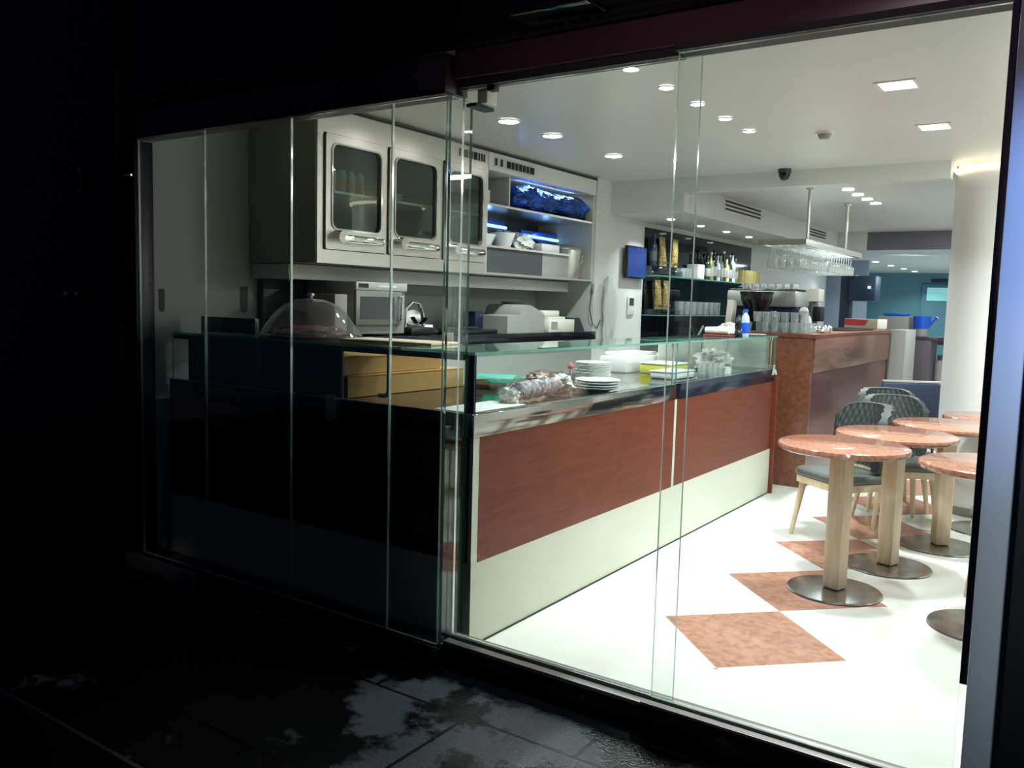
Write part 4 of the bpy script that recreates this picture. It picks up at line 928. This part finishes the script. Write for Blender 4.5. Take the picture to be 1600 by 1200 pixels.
# small black items on worktop: crossed tongs
t = thing('espresso_tamper_stand', (-3.3, 7.95, 1.0205), 'black machine with two splayed black arms on the bar back counter', 'machine')
mb = MB(); mb.box(-0.16, -0.22, 0, 0.16, 0.30, 0.17, 0.02); mb.build('body', M_blackg, t)
mb = MB(); mb.tube([(0.02, -0.05, 0.165), (0.02, -0.13, 0.26)], 0.014, 8); mb.build('arm', M_dgrey, t)
mb = MB(); mb.tube([(0.02, 0.07, 0.165), (0.02, 0.19, 0.26)], 0.014, 8); mb.build('arm', M_dgrey, t)

# alcove fascia vents
mb = MB(); mb.box(-3.0, 7.021, 2.27, -2.994, 12.0, 2.499); mb.build('trim_alcove_fascia', M_wall, struct=True, smooth=False)
def ac(y0, y1, z0, z1, label):
    t = thing('air_vent', (-2.993, y0, z0), label, 'vent', 'slotted air vents over the alcove')
    mb = MB(); mb.box(-0.0005, -0.02, -0.012, 0.004, y1 - y0 + 0.02, z1 - z0 + 0.012, 0.001); mb.build('frame', M_white, t)
    h = (z1 - z0) / 3
    for k in range(3):
        mb = MB(); mb.box(0.0045, 0, h * k + h * 0.25, 0.006, y1 - y0, h * k + h * 0.75); mb.build('slot', M_black, t, smooth=False)
ac(7.82, 8.82, 2.375, 2.482, 'slotted air vent above the alcove, nearer the beam')
ac(10.54, 11.33, 2.362, 2.462, 'slotted air vent above the alcove, behind the glass rack rod')

# ================================================================ BAR COUNTER
t = thing('bar_counter', (0, 0, 0), 'brown bar counter with stone end panel behind the serving counter', 'counter')
mb = MB(); mb.box(-2.55, 7.19, 0, -1.96, 10.15, 1.24); mb.build('carcass', M_wood2, t, smooth=False)
mb = MB(); mb.box(-2.55, 7.15, 0.0, -1.94, 7.1895, 1.24, 0.003); mb.build('end_panel', M_burl, t)
mb = MB(); mb.box(-1.9595, 7.19, 0.08, -1.945, 10.15, 0.955); mb.build('lower_panel', M_wood2, t, smooth=False)
mb = MB(); mb.box(-1.9595, 7.19, 0.956, -1.925, 10.15, 1.24, 0.003); mb.build('upper_panel', mat('brown_gloss_veneer', srgb(132, 92, 74), 0.16, col2=srgb(110, 72, 58), vscale=3, stretch=(1, 1, 7)), t)
mb = MB(); mb.box(-2.58, 7.14, 1.2405, -1.915, 10.16, 1.275, 0.004); mb.build('bar_top', M_burl, t)
mb = MB(); mb.box(-2.55, 10.1505, 0, -2.05, 11.2, 1.24); mb.build('carcass', M_wood2, t, smooth=False)
mb = MB(); mb.box(-2.58, 10.1605, 1.2405, -2.04, 11.21, 1.275, 0.004); mb.build('bar_top', M_burl, t)
t = thing('tall_fridge', (-1.97, 10.20, 0), 'pale upright unit with a black control strip at the far end of the bar', 'fridge')
mb = MB(); mb.box(0.02, 0, 0, 0.20, 0.6, 1.28, 0.006); mb.build('body', M_greyp, t)
mb = MB(); mb.box(-0.055, 0, 0, 0.0195, 0.6, 1.27, 0.003); mb.build('control_strip', M_blackg, t)
mb = MB(); mb.cyl(-0.02, -0.004, 1.13, 1.15, 0.012, n=12); mb.build('indicator_light', M_pbulb, t)
# cups on the bar top
tm = glass_mesh(0.036, 0.085).build('cup_glass', M_ware, loc=(-2.12, 7.22, 1.2755)); tag(tm, 'clear glass in the crowd on the near end of the bar top', 'glass', 'glasses on the near end of the bar')
for k in range(1, 32):
    i, j = k % 6, (k % 24) // 6; z = 1.2755 + (0.087 if k >= 24 else 0)
    again(tm, (-2.43 + 0.08 * i + random.uniform(-.004, .004), 7.22 + 0.085 * j + random.uniform(-.004, .004), z))
tm.location = (-2.51, 7.22, 1.2755)
wr = None
for k in range(9):
    o = blob('wrapped_sweet', (-1.98 - 0.085 * (k % 3), 7.58 + 0.105 * (k // 3), 1.2755), (0.032, 0.04, 0.032), M_chrome, 40 + k, 0.4, sub=3)
    tag(o, 'shiny foil wrapped sweet on the near end of the bar top', 'sweet', 'foil wrapped sweets on the bar')
t = thing('white_figurine', (-2.42, 8.66, 1.2755), 'small white rabbit-like ornament on the bar top', 'ornament')
mb = MB(); mb.lathe([(0, 0), (0.055, 0), (0.06, 0.04), (0.045, 0.11), (0.03, 0.14), (0, 0.145)], n=24); mb.build('body', M_white, t)
mb = MB(); mb.lathe([(0, 0.14), (0.04, 0.155), (0.046, 0.185), (0.03, 0.215), (0, 0.225)], -0.025, -0.01, 20); mb.build('head', M_white, t)
mb = MB(); mb.lathe([(0, 0.0), (0.02, 0.01), (0.022, 0.03), (0, 0.045)], -0.07, -0.01, 16, zo=0.06); mb.build('muzzle', M_red, t)
mb = MB(); mb.box(-2.50, 8.75, 1.2755, -2.02, 9.75, 1.287, 0.003); tag(mb.build('bar_mat', M_black), 'flat black tray on the bar top', 'tray')
t = thing('red_carton', (-2.31, 10.75, 1.2755), 'red and cream printed carton at the far end of the bar top', 'box', rot=-0.5)
mb = MB(); mb.box(-0.25, -0.08, 0, 0.23, 0.08, 0.11, 0.004); mb.build('carton', M_cream, t)
mb = MB(); mb.prism([(-0.245, 0.03), (0.05, 0.03), (0.10, 0.095), (-0.245, 0.105)], -0.083, -0.0805, 'y'); mb.build('printed_panel', mat('pinkish_red_print', srgb(222, 84, 96), 0.5), t, smooth=False)
# espresso machine on the inner worktop
t = thing('inner_bar_worktop', (0, 0, 0), 'inner worktop behind the bar carrying the coffee machine', 'worktop')
mb = MB(); mb.box(-3.085, 8.2, 0, -2.60, 9.9, 1.06); mb.build('base', M_dgrey, t, smooth=False)
mb = MB(); mb.box(-3.085, 8.19, 1.0605, -2.59, 9.91, 1.09, 0.003); mb.build('top', M_steel, t)
t = thing('espresso_machine', (-2.925, 9.15, 1.0905), 'silver and black espresso machine behind the bar', 'coffee machine')
mb = MB(); mb.box(-0.36, -0.2, 0.08, 0.33, 0.25, 0.40, 0.015); mb.build('lower_body', M_navy, t)
mb = MB(); mb.box(-0.42, -0.24, 0.4005, 0.32, 0.26, 0.575, 0.03); mb.build('upper_body', mat('silver_machine_body', (0.42, 0.42, 0.40), 0.3, 0.3), t)
mb = MB(); mb.box(-0.40, -0.23, 0.576, 0.31, 0.25, 0.59); mb.build('cup_rail', M_chrome, t)
mb = MB(); mb.box(-0.38, -0.22, 0.0, 0.33, 0.25, 0.0795, 0.01); mb.build('drip_tray', M_dgrey, t)
for x in (-0.2, 0.1):
    mb = MB(); mb.cyl(x, -0.24, 0.30, 0.36, 0.035, n=18); mb.tube([(x, -0.25, 0.31), (x, -0.40, 0.29)], 0.014, 8); mb.build('portafilter', M_chrome, t)
cc = MB(); cc.lathe([(0, 0.003), (0.02, 0.004), (0.034, 0.05), (0.037, 0.05), (0.024, 0), (0, 0)], n=16); cc = cc.build('coffee_cup', M_porc, loc=(-3.10, 9.0, 1.681)); tag(cc, 'white coffee cup on top of the espresso machine', 'cup', 'cups on the espresso machine')
for k in range(1, 14): again(cc, (-3.18 + 0.085 * (k % 7), 9.0 + 0.09 * (k // 7), 1.681))
cc.location = (-3.18, 9.0, 1.681)
t = thing('coffee_grinder', (-2.86, 8.45, 1.0905), 'coffee grinder with a smoky conical hopper before the espresso machine', 'coffee grinder')
mb = MB(); mb.box(-0.09, -0.1, 0, 0.09, 0.12, 0.25, 0.02); mb.build('body', M_blackg, t)
mb = MB(); mb.lathe([(0.05, 0.2505), (0.09, 0.34), (0.15, 0.46), (0.16, 0.53), (0.157, 0.53), (0.147, 0.46), (0.087, 0.34), (0.045, 0.2505)], n=32); mb.build('hopper', M_hopper, t)
mb = MB(); mb.cyl(0, 0, 0.5305, 0.548, 0.163, n=32); mb.build('lid', M_blackg, t)
t = thing('coffee_grinder', (-2.72, 9.62, 1.0905), 'square black grinder at the right of the espresso machine', 'coffee grinder')
mb = MB(); mb.box(-0.12, -0.12, 0, 0.12, 0.12, 0.47, 0.01); mb.build('body', M_dgrey, t)
mb = MB(); mb.box(0.1205, -0.08, 0.26, 0.20, 0.08, 0.42, 0.01); mb.build('dosing_head', M_black, t)
mb = MB(); mb.box(-0.10, -0.1, 0.4705, 0.18, 0.1, 0.61, 0.01); mb.build('hopper', M_cream, t)
mb = MB(); mb.prism([(-0.05, 0), (0.03, 0), (0.10, 0.45), (0.0, 0.46), (-0.05, 0.2)], -0.03, 0.03, 'x')
tag(mb.build('menu_holder', mat('cream_board', srgb(190, 182, 165), 0.5), loc=(-3.04, 8.22, 1.0905), rot=0), 'leaning cream board left of the coffee grinder', 'board')

# ================================================================ HANGING GLASS RACK
t = thing('glass_rack', (0, 0, 0), 'steel glass rack hanging over the bar on two rods', 'glass rack')
rx0, rx1, ry0, ry1, rz = -2.36, -1.98, 6.95, 8.85, 1.985
mb = MB(); mb.ringplate([(rx0, ry0), (rx1, ry0), (rx1, ry1), (rx0, ry1)], [(rx0 + .02, ry0 + .02), (rx1 - .02, ry0 + .02), (rx1 - .02, ry1 - .02), (rx0 + .02, ry1 - .02)], rz, rz + 0.045, 'z'); mb.build('frame', M_steel, t, smooth=False)
for k in range(6):
    x = rx0 + 0.03 + k * (rx1 - rx0 - 0.06) / 5
    mb = MB(); mb.box(x - 0.008, ry0 + 0.021, rz - 0.0005, x + 0.008, ry1 - 0.021, rz + 0.006); mb.build('slat', M_steel, t, smooth=False)
for y in (7.40, 8.68):
    mb = MB(); mb.cyl(-2.10, y, rz + 0.02, 2.4995, 0.014, n=14); mb.cyl(-2.10, y, 2.47, 2.4995, 0.03, n=16); mb.box(rx0 + 0.021, y - 0.015, rz + 0.007, rx1 - 0.021, y + 0.015, rz + 0.02); mb.build('rod', M_steel, t)
wg = wineglass(False, 0.95).build('hanging_wine_glass', M_rackware, loc=(0, 0, rz - 0.001))
tag(wg, 'stemmed glass hanging upside down from the steel rack over the bar', 'wine glass', 'wine glasses hanging from the rack')
first = True
for i in range(5):
    for j in range(20):
        x = rx0 + 0.03 + (i + 0.5) * (rx1 - rx0 - 0.06) / 5; y = ry0 + 0.06 + j * 0.0885
        if (i * 7 + j * 3) % 11 == 0: continue
        if first: wg.location = (x, y, rz - 0.001); first = False
        else: again(wg, (x, y, rz - 0.001))

# ================================================================ TABLES
def table():
    t = thing('round_table', (0, 0, 0), '', 'table', 'round marble-topped tables')
    mb = MB(); mb.lathe([(0, 0), (0.236, 0), (0.24, 0.004), (0.236, 0.010), (0.22, 0.013), (0, 0.017)], n=64); mb.build('base_plate', M_brush, t)
    mb = MB(); mb.box(-0.046, -0.046, 0.0175, 0.046, 0.046, 0.748, 0.010, 3); mb.build('post', M_ash, t)
    mb = MB(); mb.lathe([(0, 0.7485), (0.312, 0.7485), (0.323, 0.755), (0.327, 0.767), (0.323, 0.779), (0.312, 0.785), (0, 0.785)], n=96); mb.build('tabletop', M_top, t)
    mb = MB(); mb.box(-0.13, -0.13, 0.742, 0.13, 0.13, 0.7483); 
    bmesh.ops.delete(mb.bm, geom=mb.bm.verts[:], context='VERTS'); mb.bm.free()
    return t
T = table()
spots = [(-1.065, 4.62, -0.3, 'round pink marble table nearest the counter, complete in view'),
         (-0.93, 5.27, -0.35, 'second round marble table of the row, behind the nearest one'),
         (-0.75, 5.95, 0.5, 'third round marble table of the row, partly behind the door stile'),
         (-0.36, 4.50, 0.4, 'round marble table cut off by the jamb at the right'),
         (-0.55, 6.61, 0.2, 'farthest round marble table, just before the white column')]
for i, (x, y, a, lab) in enumerate(spots):
    o = T if i == 0 else copy_tree(T)
    o.location = (x, y, 0); o.rotation_euler = (0, 0, a); o['label'] = lab

# ================================================================ CHAIRS  (local: seat centre at origin, front = -y)
def chair():
    t = thing('quilted_chair', (0, 0, 0), '', 'chair', 'quilted chairs around the tables')
    sz = 0.455
    mb = MB(); out = rrect(-0.235, -0.225, 0.235, 0.215, 0.09, 8)
    n_ = len(out)
    def ringz(f, z): return [mb.bm.verts.new((u * f, v * f, z)) for u, v in out]
    rings = [ringz(0.94, sz - 0.045), ringz(0.985, sz - 0.04), ringz(1.0, sz - 0.02), ringz(0.98, sz - 0.004), ringz(0.9, sz + 0.004), ringz(0.6, sz + 0.004), ringz(0.25, sz + 0.0)]
    for a, b in zip(rings, rings[1:]):
        for k in range(n_): mb._q([a[k], a[(k + 1) % n_], b[(k + 1) % n_], b[k]])
    mb._q(list(reversed(rings[0]))); mb._q(rings[-1]); mb.build('seat', M_pad2, t, ang=60)
    mb = MB(); mb.ringplate([(u * 0.96, v * 0.96) for u, v in out], [(u * 0.84, v * 0.84) for u, v in out], sz - 0.09, sz - 0.0455, 'z'); mb.build('seat_frame', M_ash, t)
    # curved quilted backrest wrapping the rear
    mb = MB(); nu, nv = 64, 22
    def P(u, v, off):
        a = math.radians(-66 + 132 * u); lean = 0.07 * v
        rx = 0.215 + lean * 0.2; ry = 0.20 + lean
        top = 0.40 - 0.10 * abs(2 * u - 1) ** 5; z = sz + 0.03 + v * (top) if True else 0
        q = abs(math.sin((u * 13 + v * 4.5) * PI)) * abs(math.sin((u * 13 - v * 4.5) * PI))
        o_ = off * (1 + 0.0) + (0.014 * q if off > 0 else -0.012 * q)
        return Vector(((rx + o_) * math.sin(a), -0.01 + (ry + o_) * math.cos(a), z))
    A = [[mb.bm.verts.new(P(i / nu, j / nv, 0.018)) for j in range(nv + 1)] for i in range(nu + 1)]
    B = [[mb.bm.verts.new(P(i / nu, j / nv, -0.018)) for j in range(nv + 1)] for i in range(nu + 1)]
    for i in range(nu):
        for j in range(nv):
            mb._q([A[i][j], A[i + 1][j], A[i + 1][j + 1], A[i][j + 1]]); mb._q([B[i][j], B[i][j + 1], B[i + 1][j + 1], B[i + 1][j]])
    for i in range(nu):
        mb._q([A[i][nv], A[i + 1][nv], B[i + 1][nv], B[i][nv]]); mb._q([A[i][0], B[i][0], B[i + 1][0], A[i + 1][0]])
    for j in range(nv):
        mb._q([A[0][j], A[0][j + 1], B[0][j + 1], B[0][j]]); mb._q([A[nu][j], B[nu][j], B[nu][j + 1], A[nu][j + 1]])
    mb.build('backrest', M_pad, t, ang=50)
    for sx in (-1, 1):
        for sy in (-1, 1):
            mb = MB(); top = Vector((sx * 0.165, sy * 0.155, sz - 0.046)); bot = Vector((sx * 0.215, sy * 0.20 + (0.02 if sy > 0 else 0), 0))
            mb.tube([bot, bot.lerp(top, 0.5), top], [0.013, 0.019, 0.024], 12); mb.build('leg', M_ash, t)
    mb = MB(); mb.tube([(sx * 0.165, 0.16, sz - 0.03) for sx in (-1,)] + [(-0.15, 0.185, sz + 0.06)], 0.018, 10); mb.build('back_strut', M_ash, t)
    mb = MB(); mb.tube([(0.165, 0.16, sz - 0.03), (0.15, 0.185, sz + 0.06)], 0.018, 10); mb.build('back_strut', M_ash, t)
    return t
C = chair()
cs = [(-1.30, 5.66, math.atan2(-0.6, 0.8), 'grey quilted chair with pale wooden legs nearest the counter'),
      (-1.10, 6.37, math.atan2(0.52, 0.86), 'grey quilted chair behind the second table, facing the tables'),
      (-1.25, 6.92, math.atan2(0.52, 0.86), 'grey quilted chair farthest back, before the bar counter'),
      (-0.27, 5.16, 0.0, 'quilted chair mostly hidden behind the jamb at the right')]
for i, (x, y, a, lab) in enumerate(cs):
    o = C if i == 0 else copy_tree(C)
    o.location = (x, y, 0); o.rotation_euler = (0, 0, a); o['label'] = lab
# far dark chair
t = thing('dark_armchair', (-1.38, 8.75, 0), 'dark blue low-backed chair between the bar and the white column', 'chair', rot=0.5)
mb = MB(); mb.box(-0.27, 0.16, 0.45, 0.27, 0.22, 0.80, 0.02); mb.build('backrest', mat('dark_blue_fabric', srgb(48, 58, 84), 0.6), t)
mb = MB(); mb.box(-0.25, -0.22, 0.40, 0.25, 0.1595, 0.46, 0.02); mb.build('seat', MATS['dark_blue_fabric'], t)
mb = MB(); mb.tube([(-0.27, 0.19, 0.815), (0.27, 0.19, 0.815)], 0.012, 10); mb.build('top_rail', M_steel, t)
for sx in (-1, 1):
    for sy in (-1, 1):
        mb = MB(); mb.tube([(sx * 0.24, sy * 0.19, 0), (sx * 0.22, sy * 0.17, 0.399)], 0.014, 8); mb.build('leg', M_dgrey, t)

# ================================================================ FAR ROOM
t = thing('tall_machine', (-3.0, 13.2, 0), 'tall dark blue machine standing at the edge of the grey partition', 'machine')
mb = MB(); mb.box(-0.20, -0.2, 0, 0.12, 0.2, 1.16, 0.01); mb.build('cabinet', M_navy, t)
mb = MB(); mb.box(-0.05, -0.2, 1.62, 0.30, 0.15, 1.98, 0.01); mb.box(-0.20, -0.1, 1.161, -0.06, 0.1, 1.98, 0.005); mb.build('head', mat('dark_slate', srgb(45, 62, 84), 0.4), t)
mb = MB(); mb.cyl(0.22, -0.21, 1.80, 1.83, 0.02, n=12); mb.build('indicator_light', mat('cyan_led', (0.3, 1, 1), 0.5, emis=(0.5, 1, 1), estr=2), t)
t = thing('steel_oven', (-2.27, 12.3, 0), 'grey countertop oven with a blue lid beyond the bar', 'oven')
mb = MB(); mb.box(-0.20, -0.2, 0, 0.20, 0.2, 1.16, 0.01); mb.build('stand', M_greyp, t)
mb = MB(); mb.box(-0.19, -0.21, 1.161, 0.19, 0.2, 1.42, 0.01); mb.build('body', M_greyp, t)
mb = MB(); mb.box(-0.13, -0.15, 1.4205, 0.15, 0.15, 1.46, 0.01); mb.build('lid', M_bluep, t)
t = thing('watering_can', (-1.94, 12.2, 1.17), 'bright blue watering can beyond the bar', 'watering can')
mb = MB(); mb.cyl(-0.0, 0, 0.10, 0.26, 0.095, 0.11, n=24); mb.build('can', M_bluep, t)
mb = MB(); mb.tube([(0.08, 0, 0.13), (0.14, 0, 0.20), (0.18, 0, 0.25)], [0.02, 0.016, 0.02], 10); mb.build('spout', M_bluep, t)
mb = MB(); mb.cyl(0, 0, 0, 0.0995, 0.09, n=20); mb.build('stand', M_greyp, t)
t = thing('side_cabinet', (-1.95, 12.3, 0), 'grey-brown side cabinet under the blue watering can', 'cabinet')
mb = MB(); mb.box(-0.11, -0.25, 0, 0.16, 0.25, 1.13, 0.005); mb.build('body', mat('mauve_brown', srgb(92, 84, 92), 0.5), t)
mb = MB(); mb.box(-0.115, -0.26, 1.1305, 0.22, 0.26, 1.165, 0.003); mb.build('top', M_dgrey, t)
t = thing('wall_shelf', (-1.75, 12.9, 1.05), 'dark shelf of small items beside the teal back wall', 'shelf')
mb = MB(); mb.box(-0.2, -0.1, 0, 0.15, 0.1, 0.02); mb.build('board', M_dgrey, t, smooth=False)
mb = MB(); mb.box(-0.2, -0.08, 0.0205, 0.12, 0.1, 0.10, 0.01); mb.build('boxes', mat('plum_card', srgb(74, 62, 88), 0.5), t)
mb = MB(); mb.box(-0.2, -0.1, -1.05, -0.18, 0.1, -0.0005); mb.build('leg', M_dgrey, t); mb = MB(); mb.box(0.13, -0.1, -1.05, 0.15, 0.1, -0.0005); mb.build('leg', M_dgrey, t)
t = thing('gas_cylinder', (-1.72, 12.4, 0), 'grey cylinder with a dark cap standing beyond the bar', 'cylinder')
mb = MB(); mb.lathe([(0, 0), (0.06, 0), (0.062, 0.02), (0.062, 0.80), (0.045, 0.86), (0, 0.87)], n=24); mb.build('tank', M_greyp, t)
mb = MB(); mb.cyl(0, 0, 0.8705, 0.93, 0.035, n=16); mb.build('cap', M_dgrey, t)
mb = MB(); mb.box(-2.75, 17.98, 2.05, -2.0, 18.02, 2.13, 0.01); tag(mb.build('projector_bar', M_navy), 'dark bar hanging under the far room ceiling', 'bar')
mb = MB(); mb.cyl(-2.4, 18.0, 2.1305, 2.2695, 0.02, n=10); tag(mb.build('bar_hanger', M_navy), 'short rod holding the dark bar in the far room', 'rod')

# ================================================================ labels that single out the members of the rows and stacks
ORD = ['first', 'second', 'third', 'fourth', 'fifth', 'sixth', 'seventh', 'eighth', 'ninth', 'tenth', 'eleventh', 'twelfth', 'thirteenth', 'fourteenth']
def relabel(group, key, fn):
    for i, o in enumerate(sorted([o for o in bpy.data.objects if o.get('group') == group and not o.parent], key=key)):
        o['label'] = fn(i, o)
relabel('tall stack of white plates', lambda o: -o.location.z, lambda i, o: '%s white plate from the top of the tall stack in the glass display' % ORD[i])
relabel('tall glasses on the lower alcove shelf', lambda o: o.location.y, lambda i, o: '%s tall clear glass from the coffee bags on the lower alcove shelf' % ORD[i])
relabel('tumblers on the upper alcove shelf', lambda o: o.location.y, lambda i, o: '%s clear tumbler from the coffee bags on the upper alcove shelf' % ORD[i])
relabel('tins on the upper alcove shelf', lambda o: o.location.y, lambda i, o: '%s straw-coloured tin from the bottles on the upper alcove shelf' % ORD[i])
relabel('stemmed glasses on the open shelf', lambda o: o.location.y, lambda i, o: '%s small stemmed glass from the left behind the bowls on the open shelf' % ORD[i])
relabel('rolled napkins on the red-brown tray', lambda o: o.location.y, lambda i, o: '%s white rolled napkin from the left on the red-brown tray' % ORD[i])
relabel('juice bottles behind the first cabinet door', lambda o: (o.location.x < -3.83, o.location.y), lambda i, o: '%s orange juice bottle from the left in the %s row of the first cabinet' % (ORD[i % 5], 'front' if i < 5 else 'rear'))
relabel('cups on the espresso machine', lambda o: (round(o.location.y, 1), o.location.x), lambda i, o: '%s white coffee cup from the left in the %s row on the espresso machine' % (ORD[i % 7], 'front' if i < 7 else 'rear'))
relabel('bowls in the second cabinet', lambda o: -o.location.z, lambda i, o: '%s pale bowl on the shelf of the second steel cabinet bay' % ['topmost', 'middle', 'lowest'][i])
relabel('tumblers in the far display', lambda o: (o.location.y, o.location.x), lambda i, o: '%s clear tumbler from the glass joint inside the far glass display' % ORD[i])
